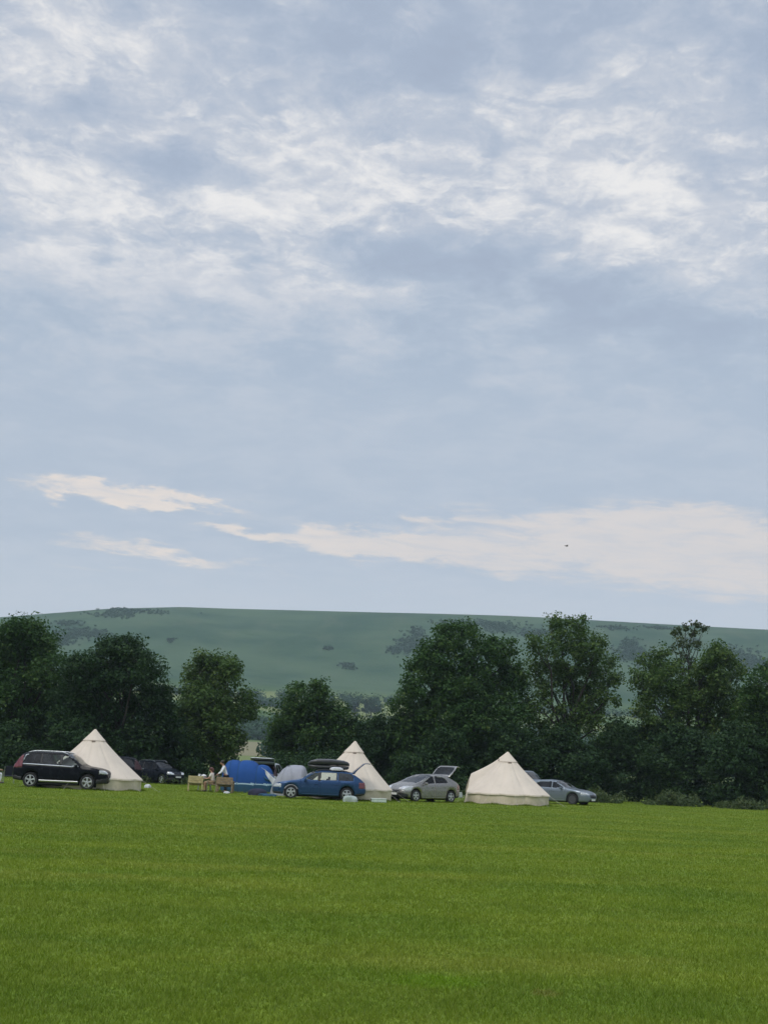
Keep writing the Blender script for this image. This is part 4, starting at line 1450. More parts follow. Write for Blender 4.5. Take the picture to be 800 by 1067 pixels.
def loft(name, secs, m, parent, lo=0.0, hi=1.0, n=40):
    """half-hoop sections (x, half width, height, y offset) swept along x; lo..hi picks a height band"""
    ang = np.linspace(0, math.pi, n)
    V = []
    for (x, w, h, y0) in secs:
        e = 0.78
        yy = -np.sign(np.cos(ang)) * np.abs(np.cos(ang)) ** e * w + y0
        zz = np.abs(np.sin(ang)) ** e * h
        V.append(np.stack([np.full(n, x), yy, zz], -1))
    V = np.array(V)
    k = len(secs)
    i, j = np.meshgrid(np.arange(k - 1), np.arange(n - 1), indexing='ij')
    i, j = i.ravel(), j.ravel()
    F = np.stack([i * n + j, (i + 1) * n + j, (i + 1) * n + j + 1, i * n + j + 1], -1)
    P = V.reshape(-1, 3)
    zc = P[F][:, :, 2].mean(1)
    sel = (zc >= lo) & (zc < hi)
    F = F[sel]
    if not len(F):
        return None
    u, inv = np.unique(F, return_inverse=True)
    return link_mesh(name, np_mesh(name, P[u], inv.reshape(F.shape)), m, parent)


# blue tunnel tent of two large hoops and a lower porch
p0 = on_ground(257.5, 83.6)
bt = thing('tunnel_tent', 'bright blue hooped tent with a pale stripe near the ground', 'tent', (p0.x, p0.y, 0), R(-2))
xs_ = np.linspace(-1.50, 1.58, 72)
hh = pchip([-1.50, -1.46, -1.34, -1.10, -0.85, -0.62, -0.45, -0.30, -0.05, 0.25, 0.45, 0.62, 0.85, 1.08, 1.28, 1.44, 1.54, 1.58],
           [0.25, 0.85, 1.42, 1.74, 1.80, 1.79, 1.76, 1.80, 1.82, 1.78, 1.68, 1.60, 1.60, 1.54, 1.36, 1.02, 0.60, 0.25], xs_)
ww = pchip([-1.50, -1.3, -0.8, 0.3, 1.0, 1.4, 1.58], [0.5, 1.15, 1.35, 1.35, 1.1, 0.85, 0.4], xs_)
secs = [(float(x), float(w), float(h - (0.05 * math.exp(-((x + 0.45) / 0.05) ** 2) + 0.06 * math.exp(-((x - 0.58) / 0.06) ** 2))), 0.0) for x, w, h in zip(xs_, ww, hh)]
fly = loft('flysheet', secs, M_BLUE_T, bt, 0.55, 3, 90)
loft('stripe', secs, M_STRIPE, bt, 0.45, 0.55, 90)
loft('skirt', secs, M_TEAL_T, bt, -1, 0.45, 90)
for x0 in (-0.95, -0.45, 0.58):
    k = int(np.argmin(np.abs(xs_ - x0)))
    hp = MB()
    an = np.linspace(0.0, math.pi, 26)
    x, w, h, _ = secs[k]
    hp.tube([(x, -np.sign(math.cos(a)) * abs(math.cos(a)) ** 0.78 * (w + 0.012), abs(math.sin(a)) ** 0.78 * (h + 0.012)) for a in an], 0.014, 6)
    hp.build('pole_sleeve', M_TEAL_T, fly)
dm = MB()      # zipped door flap folded on the porch side
for s in (-1,):
    dm.tube([(1.02, -0.98, 0.95), (1.12, -0.98, 0.80), (1.30, -0.88, 0.74), (1.42, -0.74, 0.80)], [0.04, 0.06, 0.06, 0.03], 8)
dm.build('rolled_door', M_TEAL_T, bt, smooth=True)

# grey dome tent behind the blue estate car
p0 = on_ground(300.5, 79.5)
gt = thing('dome_tent', 'grey dome tent showing above the bonnet of the blue estate car', 'tent', (p0.x, p0.y, 0), R(-2), None)
xs_ = np.linspace(-0.98, 1.02, 60)
hh = pchip([-0.98, -0.88, -0.6, -0.3, 0.0, 0.3, 0.62, 0.82, 0.93, 0.99, 1.02], [0.20, 0.55, 1.08, 1.46, 1.62, 1.66, 1.65, 1.55, 1.30, 0.85, 0.25], xs_)
ww = pchip([-0.98, -0.7, 0, 0.7, 1.02], [0.3, 0.9, 1.2, 1.1, 0.4], xs_)
secs = [(float(x), float(w), float(h - 0.04 * math.exp(-((x + 0.06) / 0.05) ** 2)), 0.0) for x, w, h in zip(xs_, ww, hh)]
fly = loft('flysheet', secs, M_GREY_T, gt, 0.0, 3)
for sgn in (-1, 1):
    hp = MB()
    pts = []
    for a in np.linspace(0.05, math.pi - 0.05, 26):
        f = 0.5 - 0.5 * math.cos(a)
        x = -0.06 + sgn * (f - 0.5) * 0.7
        k = int(np.argmin(np.abs(xs_ - x)))
        _, w, h, _ = secs[k]
        pts.append((x, -np.sign(math.cos(a)) * abs(math.cos(a)) ** 0.78 * (w + 0.012), abs(math.sin(a)) ** 0.78 * (h + 0.035)))
    hp.tube(pts, 0.011, 6)
    hp.build('pole_sleeve', M_STEEL, fly)


# ------------------------------------------------------------------ cloth heaps, bags, boxes
def heap(name, label, cat, loc, size, m, seed, rot=0.0, rough=0.35, group=None):
    g = np.random.default_rng(seed)
    n, k = 30, 12
    ph = [(g.uniform(0, 6.28), g.integers(2, 7), g.uniform(0.4, 1)) for _ in range(6)]
    V = []
    for i in range(k):
        f = i / (k - 1)
        for j in range(n):
            t = 2 * math.pi * j / n
            w = sum(a * math.sin(b * t + c + 3 * f) for c, b, a in ph) / 6
            r = math.sin(f * math.pi / 2) ** 0.8 * (1 + rough * w)
            z = math.cos(f * math.pi / 2) ** 0.75 * (1 + rough * 1.2 * w * f)
            V.append((size[0] * r * math.cos(t), size[1] * r * math.sin(t), max(0.0, size[2] * z)))
    F = [(i * n + j, (i + 1) * n + j, (i + 1) * n + (j + 1) % n, i * n + (j + 1) % n) for i in range(k - 1) for j in range(n)]
    o = link_mesh(name, np_mesh(name, V, F), m)
    o.location = loc
    o.rotation_euler = (0, 0, rot)
    return tag(o, label, cat, group)


def gp(px, y, z=0.0):
    p = on_ground(px, y)
    return (p.x, p.y, z)


heap('tarpaulin', 'dark crumpled tarpaulin heaped on the grass in front of the blue tent', 'tarpaulin', gp(268, 76.8), (0.50, 0.35, 0.36), M_TARP, 3)
heap('groundsheet', 'low teal groundsheet bundled on the grass beside the dark tarpaulin', 'groundsheet', gp(279, 76.2), (0.38, 0.3, 0.13), M_TEAL_T, 4, rough=0.6)
heap('tent_bag', 'pale green bag slumped on the grass by the rear wheel of the blue estate car', 'bag', gp(364.5, 71.4), (0.34, 0.24, 0.30), M_BAG_G, 5, rough=0.6)
heap('white_bag', 'small white bag on the grass between the leftmost bell tent and the dark car', 'bag', gp(154, 85), (0.20, 0.16, 0.20), M_CLOTH_W, 6)
heap('food_bag', 'tiny pale bag on the grass below the bench with the standing person', 'bag', gp(236.5, 78.6), (0.17, 0.13, 0.11), M_CLOTH_W, 7)
bx = thing('storage_box', 'low white plastic box on the grass in front of the middle bell tent', 'box', gp(394.5, 73.2), R(3))
m = MB()
m.box((0, 0, 0.08), (0.74, 0.42, 0.16), bevel=0.03)
m.build('tub', surf('box_plastic', (0.50, 0.58, 0.53), 0.45, 0.1, 8), bx, auto=40)
m = MB()
m.box((0, 0, 0.178), (0.79, 0.47, 0.036), bevel=0.015)
m.build('lid', surf('lid_plastic', (0.62, 0.67, 0.63), 0.4, 0.08, 8), bx, auto=40)
for s in (-1, 1):
    m = MB()
    m.box((s * 0.385, 0, 0.13), (0.03, 0.16, 0.07), bevel=0.01)
    m.build('clip', M_TRIM, bx)

# white towel over a line beside the grey tent
tw = thing('towel_line', 'white towel hanging on a line between the blue and grey tents', 'towel', gp(282.5, 79.2), R(-4))
m = MB()
m.tube([(-0.62, 0, 1.45), (0.02, 0, 1.06), (0.62, 0, 0.72)], 0.006, 5)
m.build('line', M_ROPE, tw)
V, F = [], []
nu, nv = 14, 12
for i in range(nu):
    for j in range(nv):
        u, v = i / (nu - 1), j / (nv - 1)
        x = -0.42 + 0.66 * u
        zt = 1.36 - 0.62 * u * 0.9
        V.append((x + 0.06 * v, -0.02 + 0.045 * math.sin(u * 11 + v * 2) * (0.3 + v), zt - v * (0.26 + 0.34 * u)))
for i in range(nu - 1):
    for j in range(nv - 1):
        F.append((i * nv + j, (i + 1) * nv + j, (i + 1) * nv + j + 1, i * nv + j + 1))
o = link_mesh('towel', np_mesh('towel', V, F), M_CLOTH_W, tw)
o.modifiers.new('thick', 'SOLIDIFY').thickness = 0.012

# black roof box on its bars, on the blue estate car
L2 = AVANT['L'] / 2
rb = thing('roof_box', 'long black roof box strapped on top of the blue estate car', 'roof box', blue_car.location, math.pi + R(3))
M_BOX = surf('roof_box_black', (0.016, 0.016, 0.018), 0.38, 0.15, 10, coat=0.3)
n = 24
ang = np.linspace(0, 2 * math.pi, n, endpoint=False)


def shell(name, x0, x1, prof, m, parent):
    V = []
    for f, w, z0, z1 in prof:
        x = x0 + (x1 - x0) * f
        zc, hz_ = (z0 + z1) / 2, (z1 - z0) / 2
        c, s = np.cos(ang), np.sin(ang)
        V.append(np.stack([np.full(n, x), 0.05 + np.sign(c) * np.abs(c) ** 0.45 * w, zc + np.sign(s) * np.abs(s) ** 0.5 * hz_], -1))
    k = len(V)
    V = np.array(V).reshape(-1, 3)
    F = [(i * n + j, (i + 1) * n + j, (i + 1) * n + (j + 1) % n, i * n + (j + 1) % n) for i in range(k - 1) for j in range(n)]
    me = bpy.data.meshes.new(name)
    me.from_pydata([tuple(v) for v in V], [], F + [tuple(range(n))[::-1], tuple((k - 1) * n + j for j in range(n))])
    o = link_mesh(name, me, m, parent)
    me.set_sharp_from_angle(angle=R(45))
    return o


bz = 1.50
shell('tray', -1.46, 0.60, [(0, 0.18, bz + 0.08, bz + 0.19), (0.04, 0.34, bz + 0.03, bz + 0.20), (0.15, 0.38, bz, bz + 0.21), (0.8, 0.38, bz, bz + 0.21), (0.95, 0.33, bz + 0.05, bz + 0.22), (1, 0.2, bz + 0.10, bz + 0.225)], M_BOX, rb)
shell('lid', -1.48, 0.61, [(0, 0.2, bz + 0.205, bz + 0.33), (0.04, 0.36, bz + 0.212, bz + 0.41), (0.14, 0.39, bz + 0.215, bz + 0.48), (0.45, 0.39, bz + 0.215, bz + 0.53), (0.78, 0.38, bz + 0.22, bz + 0.51), (0.93, 0.33, bz + 0.225, bz + 0.42), (1, 0.2, bz + 0.235, bz + 0.30)], M_BOX, rb)
for xb_ in (-0.95, 0.05):
    m = MB()
    m.box((xb_, 0, bz - 0.02), (0.07, 1.22, 0.035), bevel=0.012)
    for s in (-1, 1):
        m.box((xb_, s * 0.56, bz - 0.075), (0.10, 0.07, 0.13), bevel=0.015)
    m.build('roof_bar', M_TRIM, rb, auto=40)
for xb_ in (-0.9, 0.0):
    m = MB()
    m.box((xb_, -0.345, bz + 0.21), (0.09, 0.03, 0.05), bevel=0.008)
    m.build('latch', M_STEEL, rb)
pk = heap('duffel_bag', 'pale duffel bag squeezed under the rear of the black roof box', 'bag', (0, 0, 0), (0.30, 0.10, 0.16), M_CLOTH_W, 9)
pk.location = Matrix.Rotation(math.pi + R(3), 3, 'Z') @ Vector((-0.82, 0.58, 0)) + Vector(blue_car.location) + Vector((0, 0, 1.475))
pk.rotation_euler = (0, 0, R(3))

# ------------------------------------------------------------------ benches, table, chairs
M_WOOD_P = surf('pale_pine', (0.40, 0.33, 0.17), 0.75, 0.25, 9, bump=0.3, bscale=30)
M_WOOD_B = surf('weathered_wood', (0.22, 0.16, 0.10), 0.8, 0.3, 9, bump=0.3, bscale=30)
M_DARKTOP = surf('dark_table_top', (0.06, 0.065, 0.065), 0.6, 0.2, 10)
M_POT = surf('white_enamel', (0.66, 0.67, 0.66), 0.35, 0.06, 10)
M_FABRIC_D = surf('dark_chair_fabric', (0.012, 0.014, 0.030), 0.9, 0.2, 14)


def garden_bench(name, label, loc, rotz, W, m, back_h=0.82, seat_h=0.44):
    r = thing(name, label, 'bench', loc, rotz, 'wooden benches at the picnic table')
    for s in (-1, 1):
        for (yy, hgt) in ((0.20, seat_h + 0.16), (-0.22, back_h)):
            q = MB()
            q.box((s * (W / 2 - 0.04), yy, hgt / 2), (0.07, 0.07, hgt), bevel=0.006)
            q.build('leg', m, r)
        q = MB()
        q.box((s * (W / 2 - 0.04), 0.0, seat_h + 0.185), (0.08, 0.52, 0.04), bevel=0.006)
        q.build('armrest', m, r)
    q = MB()
    for k in range(4):
        q.box((0, -0.14 + k * 0.115, seat_h), (W - 0.02, 0.10, 0.03), bevel=0.004)
    q.build('seat', m, r)
    q = MB()
    for k in range(3):
        q.box((0, -0.262 - 0.003 * k, seat_h + 0.09 + k * 0.125), (W, 0.028, 0.118), bevel=0.004)
    q.build('backrest', m, r)
    q = MB()
    q.box((0, 0.20, seat_h - 0.07), (W - 0.16, 0.03, 0.09))
    q.build('apron', m, r)
    return r


TY = 80.9
garden_bench('garden_bench', 'pale pine bench left of the table with pots on it', gp(203, TY - 0.35), R(8), 0.82, M_WOOD_P, 0.84)
garden_bench('garden_bench', 'brown weathered bench at the right, in front of the standing person', gp(234.2, TY - 1.1), R(-6), 0.92, M_WOOD_B, 0.80)
tb = thing('picnic_table', 'small dark topped folding table between the two wooden benches', 'table', gp(212.8, TY + 0.15), R(3))
m = MB()
m.box((0, 0, 0.70), (0.82, 0.62, 0.035), bevel=0.008)
m.build('table_top', M_DARKTOP, tb)
for sx in (-1, 1):
    for sy in (-1, 1):
        m = MB()
        m.tube([(sx * 0.30, sy * 0.25, 0.69), (sx * 0.36, sy * 0.28, 0)], 0.016, 8)
        m.build('leg', M_STEEL, tb, auto=40)
jug = thing('jug', 'tall white jug at the left end of the dark topped table', 'jug', gp(206.6, TY + 0.1, 0.7185), 0.4)
m = MB()
m.lathe([(0.001, 0.0), (0.062, 0.0), (0.075, 0.06), (0.07, 0.15), (0.05, 0.20), (0.06, 0.235), (0.052, 0.232), (0.044, 0.20)], 20, 'Z')
m.build('body', M_POT, jug, auto=50)
m = MB()
m.tube([(0.055, 0, 0.205), (0.115, 0, 0.19), (0.12, 0, 0.12), (0.07, 0, 0.07)], 0.01, 6)
m.build('handle', M_POT, jug, smooth=True)
pot = thing('cooking_pot', 'round white pot with a lid in the middle of the dark topped table', 'pot', gp(211.3, TY + 0.05, 0.7185), 0.2)
m = MB()
m.lathe([(0.001, 0.0), (0.11, 0.0), (0.135, 0.03), (0.14, 0.14), (0.145, 0.145)], 24, 'Z')
m.build('body', M_POT, pot, auto=50)
m = MB()
m.lathe([(0.147, 0.145), (0.12, 0.18), (0.05, 0.205), (0.012, 0.21), (0.02, 0.23), (0.001, 0.24)], 24, 'Z')
m.build('lid', M_POT, pot, auto=50)
for s in (-1, 1):
    m = MB()
    m.tube([(s * 0.135, -0.04, 0.11), (s * 0.185, 0, 0.115), (s * 0.135, 0.04, 0.11)], 0.009, 6)
    m.build('handle', M_POT, pot, smooth=True)


def camp_chair(name, label, loc, rotz, m, w=0.56):
    r = thing(name, label, 'chair', loc, rotz, None)
    q = MB()
    q.box((0, 0.0, 0.42), (w - 0.06, 0.46, 0.025), rot=(0.10, 0, 0), bevel=0.008)
    q.build('seat', m, r)
    q = MB()
    q.box((0, -0.27, 0.68), (w - 0.06, 0.025, 0.50), rot=(0.20, 0, 0), bevel=0.008)
    q.build('backrest', m, r)
    for s in (-1, 1):
        for a, b in (((s * w / 2, 0.25, 0.60), (s * w / 2, 0.22, 0)), ((s * w / 2, -0.33, 0.93), (s * w / 2, -0.20, 0))):
            q = MB()
            q.tube([a, b], 0.013, 7)
            q.build('leg', M_STEEL, r, auto=40)
        q = MB()
        q.box((s * w / 2, 0.02, 0.615), (0.05, 0.52, 0.025), bevel=0.008)
        q.build('armrest', m, r)
    return r


camp_chair('camp_chair', 'tan camp chair under the seated person in the cream top', gp(221.2, TY - 0.4), R(80), M_WOOD_B, 0.5)
camp_chair('camp_chair', 'dark navy camp chair on the grass just left of the black SUV', gp(8.6, 80.5), R(20), M_FABRIC_D, 0.56)
camp_chair('camp_chair', 'small low pale folding chair standing just right of the silver hatchback', gp(480.5, 83.0), R(200), M_BAG_G, 0.42).scale = (0.6, 0.6, 0.6)

# longer grass the mower cannot reach, round the tents, benches and wheels
g = np.random.default_rng(404)
PB, HB = [], []


def fringe(cx, cy, rx, ry, rot, n, hmax):
    t = g.random(n) * 2 * math.pi
    k = 1.0 + np.abs(g.normal(size=n)) * 0.035
    e = 0.62
    x = np.sign(np.cos(t)) * np.abs(np.cos(t)) ** e * rx * k
    y = np.sign(np.sin(t)) * np.abs(np.sin(t)) ** e * ry * k
    c, s_ = math.cos(rot), math.sin(rot)
    PB.append(np.stack([cx + x * c - y * s_, cy + x * s_ + y * c], -1))
    HB.append(hmax * (0.35 + 0.65 * g.random(n)))


for px, Y, rr in ((94.5, 75.0, 2.56), (362.5, 76.6, 2.27), (527.5, 82.3, 2.42)):
    q = on_ground(px, Y)
    t = g.random(5200) * 2 * math.pi
    k = rr + np.abs(g.normal(size=5200)) * 0.07
    PB.append(np.stack([q.x + np.cos(t) * k, q.y + np.sin(t) * k], -1))
    HB.append(0.15 * (0.3 + 0.7 * g.random(5200)) * (0.6 + 0.4 * np.sin(t * 9)))
q = on_ground(257.5, 83.6)
fringe(q.x, q.y, 1.6, 1.4, R(-2), 3600, 0.14)
for o in [o for o in COL.objects if o.get('category') == 'car']:
    for ch in [c for c in o.children if c.name.startswith('wheel')]:
        m4 = Matrix.Translation(o.location) @ o.rotation_euler.to_matrix().to_4x4()
        w = m4 @ (ch.location * o.scale.x)
        fringe(w.x, w.y, 0.26, 0.17, o.rotation_euler.z, 420, 0.10)
for px, Y in ((203, TY - 0.35), (234.2, TY - 1.1), (212.8, TY)):
    q = on_ground(px, Y)
    fringe(q.x, q.y, 0.45, 0.3, 0, 420, 0.12)
P2, h2 = np.concatenate(PB), np.concatenate(HB)
n = len(P2)
a = g.random(n) * 2 * math.pi
la = g.random(n) * 2 * math.pi
wd = 0.012
B = np.concatenate([P2, np.full((n, 1), -0.002)], 1)
V = np.empty((n, 3, 3), np.float32)
V[:, 0] = B - np.stack([np.cos(a) * wd, np.sin(a) * wd, 0 * a], -1)
V[:, 1] = B + np.stack([np.cos(a) * wd, np.sin(a) * wd, 0 * a], -1)
V[:, 2] = B + np.stack([np.cos(la) * h2 * 0.45, np.sin(la) * h2 * 0.45, h2], -1)
lm = np_mesh('long_grass', V.reshape(-1, 3), np.arange(3 * n).reshape(-1, 3))
lm.attributes.new('tone', 'FLOAT', 'POINT').data.foreach_set('value', np.repeat(g.random(n) * 0.9, 3).astype(np.float32))
tag(link_mesh('long_grass', lm, bpy.data.materials['grass_blades'], smooth=False), 'longer unmown grass round the tents and wheels', 'grass', kind='stuff')

# ------------------------------------------------------------------ people
M_SKIN = surf('skin', (0.42, 0.24, 0.17), 0.6, 0.1, 10)
M_HAIR_D = surf('dark_hair', (0.020, 0.014, 0.011), 0.7, 0.4, 30, bump=0.5, bscale=80)
M_HAIR_R = surf('auburn_hair', (0.085, 0.034, 0.026), 0.7, 0.4, 30, bump=0.5, bscale=80)
M_SHIRT_W = surf('white_shirt', (0.66, 0.68, 0.72), 0.9, 0.06, 6, bump=0.5, bscale=12)
M_TOP_C = surf('cream_top', (0.62, 0.57, 0.50), 0.9, 0.08, 6, bump=0.5, bscale=12)
M_TROUSER = surf('dark_trousers', (0.012, 0.013, 0.018), 0.9, 0.2, 8, bump=0.4, bscale=12)
M_TAN = surf('tan_shorts', (0.33, 0.24, 0.15), 0.9, 0.12, 8, bump=0.4, bscale=12)
M_MAROON = surf('maroon_top', (0.10, 0.015, 0.020), 0.9, 0.15, 8, bump=0.4, bscale=12)
M_SHOE = surf('shoe', (0.06, 0.055, 0.05), 0.7, 0.2, 12)
M_EYE = surf('eye', (0.02, 0.015, 0.012), 0.2, 0.1, 10)


def skin_mesh(name, joints, bones, root, m, parent, sub=2):
    keys = list(joints)
    me = bpy.data.meshes.new(name)
    me.from_pydata([joints[k][0] for k in keys], [(keys.index(a), keys.index(b)) for a, b in bones], [])
    o = bpy.data.objects.new(name, me)
    COL.objects.link(o)
    md = o.modifiers.new('skin', 'SKIN')
    md.use_smooth_shade = True
    for i, k in enumerate(keys):
        r = joints[k][1]
        me.skin_vertices[0].data[i].radius = r if isinstance(r, tuple) else (r, r)
        me.skin_vertices[0].data[i].use_root = (k == root)
    o.modifiers.new('sub', 'SUBSURF').levels = sub
    o.modifiers['sub'].render_levels = sub
    bpy.context.view_layer.update()
    ev = o.evaluated_get(bpy.context.evaluated_depsgraph_get())
    nm = bpy.data.meshes.new_from_object(ev)
    COL.objects.unlink(o)
    bpy.data.objects.remove(o)
    return link_mesh(name, nm, m, parent)


def person(label, loc, rotz, J, top, legs, hair, long_sleeve=False, shorts=False, group=None, hair_len=0.0):
    """J: joint positions; faces +x"""
    root = thing('person', label, 'person', loc, rotz, group)
    P = {k: Vector(v) for k, v in J.items()}
    jt, bn = {}, []

    def add(k, pos, r):
        jt[k] = (tuple(pos), r)
    pel, chest, neck, head = P['pelvis'], P['chest'], P['neck'], P['head']
    add('pelvis', pel, (0.13, 0.10))
    add('waist', pel.lerp(chest, 0.45), (0.125, 0.095))
    add('chest', chest, (0.15, 0.11))
    add('neck', neck, 0.055)
    add('jaw', neck.lerp(head, 0.55), 0.068)
    add('head', head, 0.098)
    add('crown', head + (head - neck).normalized() * 0.075, 0.080)
    bn += [('pelvis', 'waist'), ('waist', 'chest'), ('chest', 'neck'), ('neck', 'jaw'), ('jaw', 'head'), ('head', 'crown')]
    fw = P['face'] if 'face' in P else Vector((1, 0, 0))
    add('nose', head + fw * 0.115 - Vector((0, 0, 0.015)), 0.014)
    bn.append(('head', 'nose'))
    lat = Vector((0, 0, 1)).cross(fw).normalized()
    for s, t in ((1, 'L'), (-1, 'R')):
        sh, elb, wr = P['shoulder' + t], P['elbow' + t], P['wrist' + t]
        hip, kn, an, toe = P['hip' + t], P['knee' + t], P['ankle' + t], P['toe' + t]
        add('ear' + t, head + lat * s * 0.098, 0.020)
        bn.append(('head', 'ear' + t))
        add('sh' + t, sh, 0.062)
        add('el' + t, elb, 0.043)
        add('wr' + t, wr, 0.030)
        d = (wr - elb).normalized()
        palm = wr + d * 0.075
        add('palm' + t, palm, (0.040, 0.020))
        bn += [('chest', 'sh' + t), ('sh' + t, 'el' + t), ('el' + t, 'wr' + t), ('wr' + t, 'palm' + t)]
        side = d.cross(Vector((0, 0, 1)))
        side = side.normalized() if side.length > 0.2 else Vector((1, 0, 0))
        curl = side.cross(d).normalized()
        for q, ln in enumerate((0.068, 0.078, 0.073, 0.056)):
            b0 = palm + side * (q - 1.5) * 0.021
            m1 = b0 + d * ln * 0.55 + curl * 0.006
            add('f%d%s' % (q, t), m1, 0.009)
            add('g%d%s' % (q, t), m1 + d * ln * 0.4 - curl * 0.022, 0.008)
            bn += [('palm' + t, 'f%d%s' % (q, t)), ('f%d%s' % (q, t), 'g%d%s' % (q, t))]
        th = wr + d * 0.045 + side * (-0.045)
        add('th' + t, th, 0.011)
        add('ti' + t, th + d * 0.035 - side * 0.012 - curl * 0.012, 0.009)
        bn += [('wr' + t, 'th' + t), ('th' + t, 'ti' + t)]
        add('hip' + t, hip, 0.092)
        add('kn' + t, kn, 0.060)
        add('ca' + t, kn.lerp(an, 0.35) + Vector((-0.012, 0, 0)), 0.056)
        add('an' + t, an, 0.038)
        add('to' + t, toe, (0.038, 0.024))
        bn += [('pelvis', 'hip' + t), ('hip' + t, 'kn' + t), ('kn' + t, 'ca' + t), ('ca' + t, 'an' + t), ('an' + t, 'to' + t)]
    body = skin_mesh('body', jt, bn, 'pelvis', M_SKIN, root)
    for s in (1, -1):
        e = MB()
        e.ell(head + fw * 0.092 + lat * s * 0.034 + Vector((0, 0, 0.015)), (0.011, 0.011, 0.009), 10, 6)
        e.build('eye', M_EYE, body, smooth=True)
    mo = MB()
    mo.ell(head + fw * 0.094 - Vector((0, 0, 0.062)), (0.010, 0.024, 0.007), 10, 6)
    mo.build('mouth', surf('lips', (0.30, 0.12, 0.10), 0.5), body, smooth=True)
    # hair
    hm = MB()
    hm.ell(head - fw * 0.022 + Vector((0, 0, 0.040)), (0.116, 0.116, 0.108), 20, 14)
    if hair_len:
        hm.tube([head - fw * 0.07 + Vector((0, 0, 0.04)), head - fw * 0.085 - Vector((0, 0, 0.06)), neck - fw * 0.07 - Vector((0, 0, hair_len))], [0.09, 0.085, 0.045], 12)
    hm.build('hair', hair, body, smooth=True)
    # top
    ct, cb = {}, []
    ct['a'] = (tuple(pel + Vector((0, 0, 0.02))), (0.150, 0.118))
    ct['b'] = (tuple(pel.lerp(chest, 0.5)), (0.148, 0.115))
    ct['c'] = (tuple(chest), (0.172, 0.130))
    ct['n'] = (tuple(chest.lerp(neck, 0.72)), 0.075)
    cb += [('a', 'b'), ('b', 'c'), ('c', 'n')]
    for t in 'LR':
        sh, elb, wr = P['shoulder' + t], P['elbow' + t], P['wrist' + t]
        ct['s' + t] = (tuple(sh), 0.080)
        ct['e' + t] = (tuple(sh.lerp(elb, 1.0 if long_sleeve else 0.75)), 0.060)
        cb += [('c', 's' + t), ('s' + t, 'e' + t)]
        if long_sleeve:
            ct['w' + t] = (tuple(elb.lerp(wr, 0.92)), 0.044)
            cb.append(('e' + t, 'w' + t))
    skin_mesh('shirt', ct, cb, 'b', top, root)
    lt, lb = {'p': (tuple(pel), (0.145, 0.118))}, []
    for t in 'LR':
        hip, kn, an = P['hip' + t], P['knee' + t], P['ankle' + t]
        lt['h' + t] = (tuple(hip), 0.108)
        lb.append(('p', 'h' + t))
        if shorts:
            lt['k' + t] = (tuple(hip.lerp(kn, 0.88)), 0.085)
            lb.append(('h' + t, 'k' + t))
        else:
            lt['k' + t] = (tuple(kn), 0.076)
            lt['f' + t] = (tuple(kn.lerp(an, 0.95)), 0.060)
            lb += [('h' + t, 'k' + t), ('k' + t, 'f' + t)]
    skin_mesh('shorts' if shorts else 'trousers', lt, lb, 'p', legs, root)
    for t in 'LR':
        an, toe = P['ankle' + t], P['toe' + t]
        dirn = (toe - an)
        dirn.z = 0
        dirn.normalize()
        c = an.lerp(toe, 0.5)
        sh = MB()
        sh.ell((0, 0, 0), (0.145, 0.052, 0.048), 14, 8)
        o = sh.build('shoe', M_SHOE, root, smooth=True)
        o.location = (c.x, c.y, max(0.048, toe.z + 0.012))
        o.rotation_euler = (0, 0, math.atan2(dirn.y, dirn.x))
    return root


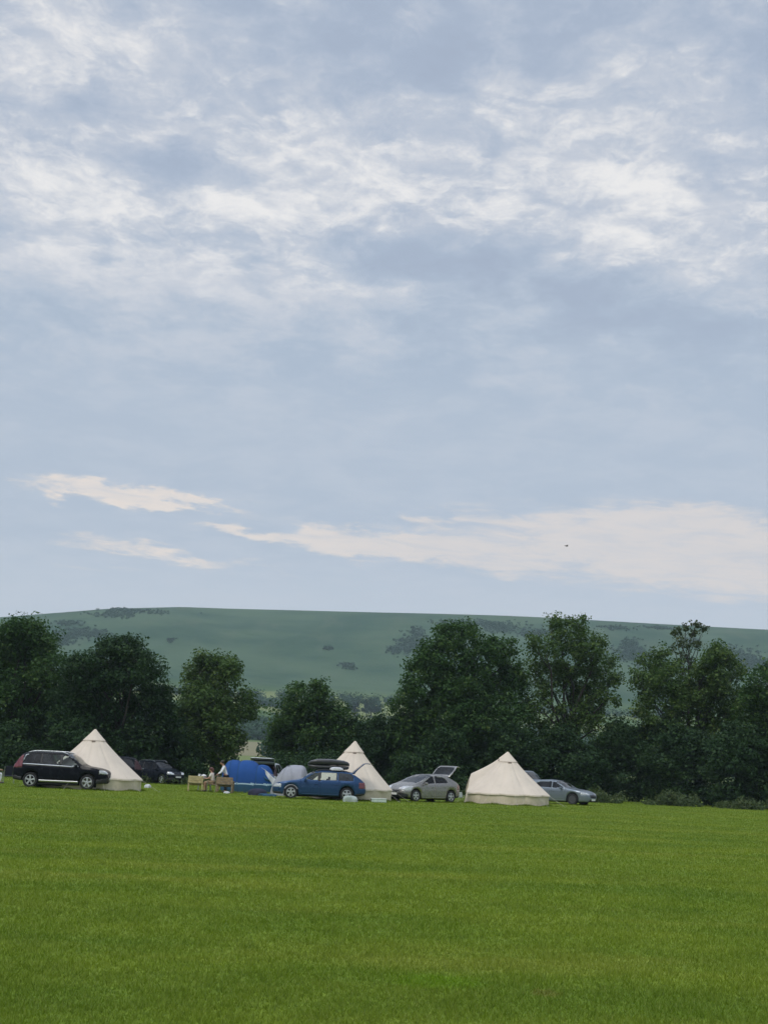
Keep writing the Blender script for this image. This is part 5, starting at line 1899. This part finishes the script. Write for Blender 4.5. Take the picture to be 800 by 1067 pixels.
STAND = dict(pelvis=(0, 0, 0.92), chest=(0.12, 0, 1.30), neck=(0.19, 0, 1.47), head=(0.27, 0, 1.60), face=(0.92, 0, -0.38),
             shoulderL=(0.15, 0.18, 1.38), shoulderR=(0.15, -0.18, 1.38), elbowL=(0.27, 0.24, 1.12), elbowR=(0.26, -0.24, 1.12),
             wristL=(0.46, 0.18, 0.98), wristR=(0.44, -0.18, 0.98), hipL=(0, 0.09, 0.86), hipR=(0, -0.09, 0.86), kneeL=(0.05, 0.11, 0.48),
             kneeR=(0.01, -0.11, 0.48), ankleL=(0.02, 0.12, 0.08), ankleR=(-0.06, -0.12, 0.08), toeL=(0.19, 0.14, 0.035), toeR=(0.11, -0.14, 0.035))
SIT = dict(pelvis=(0, 0, 0.52), chest=(0.05, 0, 0.90), neck=(0.09, 0, 1.07), head=(0.14, 0, 1.20), face=(0.97, 0, -0.2),
           shoulderL=(0.07, 0.17, 0.98), shoulderR=(0.07, -0.17, 0.98), elbowL=(0.18, 0.22, 0.74), elbowR=(0.18, -0.22, 0.74),
           wristL=(0.40, 0.15, 0.72), wristR=(0.40, -0.15, 0.72), hipL=(0.04, 0.09, 0.52), hipR=(0.04, -0.09, 0.52), kneeL=(0.45, 0.12, 0.52),
           kneeR=(0.45, -0.12, 0.52), ankleL=(0.43, 0.12, 0.09), ankleR=(0.40, -0.12, 0.09), toeL=(0.60, 0.13, 0.035), toeR=(0.57, -0.13, 0.035))
person('person in a white shirt and dark trousers standing and leaning forward behind the brown bench', gp(234.5, TY - 0.25), math.pi + R(10), STAND, M_SHIRT_W, M_TROUSER,
       M_HAIR_D, long_sleeve=True)
person('person with reddish hair, cream top and tan shorts sitting at the dark topped table', gp(221.2, TY - 0.4), math.pi + R(-10), SIT, M_TOP_C, M_TAN, M_HAIR_R, shorts=True, hair_len=0.02)
camp_chair('camp_chair', 'camp chair under the person in maroon at the left edge of the photo', gp(-8.5, 79.0), R(-70), M_FABRIC_D, 0.54)
person('person in a maroon top sitting cut off by the left edge of the photo', gp(-8.5, 79.0), R(18), SIT, M_MAROON, M_SHIRT_W, M_HAIR_R, hair_len=0.05)

# small bird crossing the pale bar of cloud
bp = on_plane(590, 569, 150)
bd = thing('bird', 'small dark bird flying in front of the pale cloud bar over the hill', 'bird', bp, 0.4)
m = MB()
m.lathe([(0.002, -0.19), (0.03, -0.12), (0.055, -0.02), (0.05, 0.07), (0.034, 0.12), (0.036, 0.15), (0.02, 0.18), (0.002, 0.20)], 12, 'X')
m.add([(-0.17, -0.02, 0), (-0.17, 0.02, 0), (-0.30, 0.06, 0.006), (-0.30, -0.06, 0.006), (-0.23, 0, 0.012)], [(0, 1, 4), (1, 2, 4), (2, 3, 4), (3, 0, 4), (0, 1, 2, 3)])
bb = m.build('body', surf('feathers', (0.03, 0.03, 0.032), 0.8, 0.2, 20), bd, smooth=True)
for s in (-1, 1):
    m = MB()
    m.add([(0.08, s * 0.04, 0.02), (0.11, s * 0.20, 0.10), (0.02, s * 0.42, 0.08), (-0.06, s * 0.20, 0.09), (-0.05, s * 0.04, 0.01)], [(0, 1, 3, 4), (1, 2, 3)])
    o = m.build('wing', bb.data.materials[0], bd)
    o.modifiers.new('thick', 'SOLIDIFY').thickness = 0.012
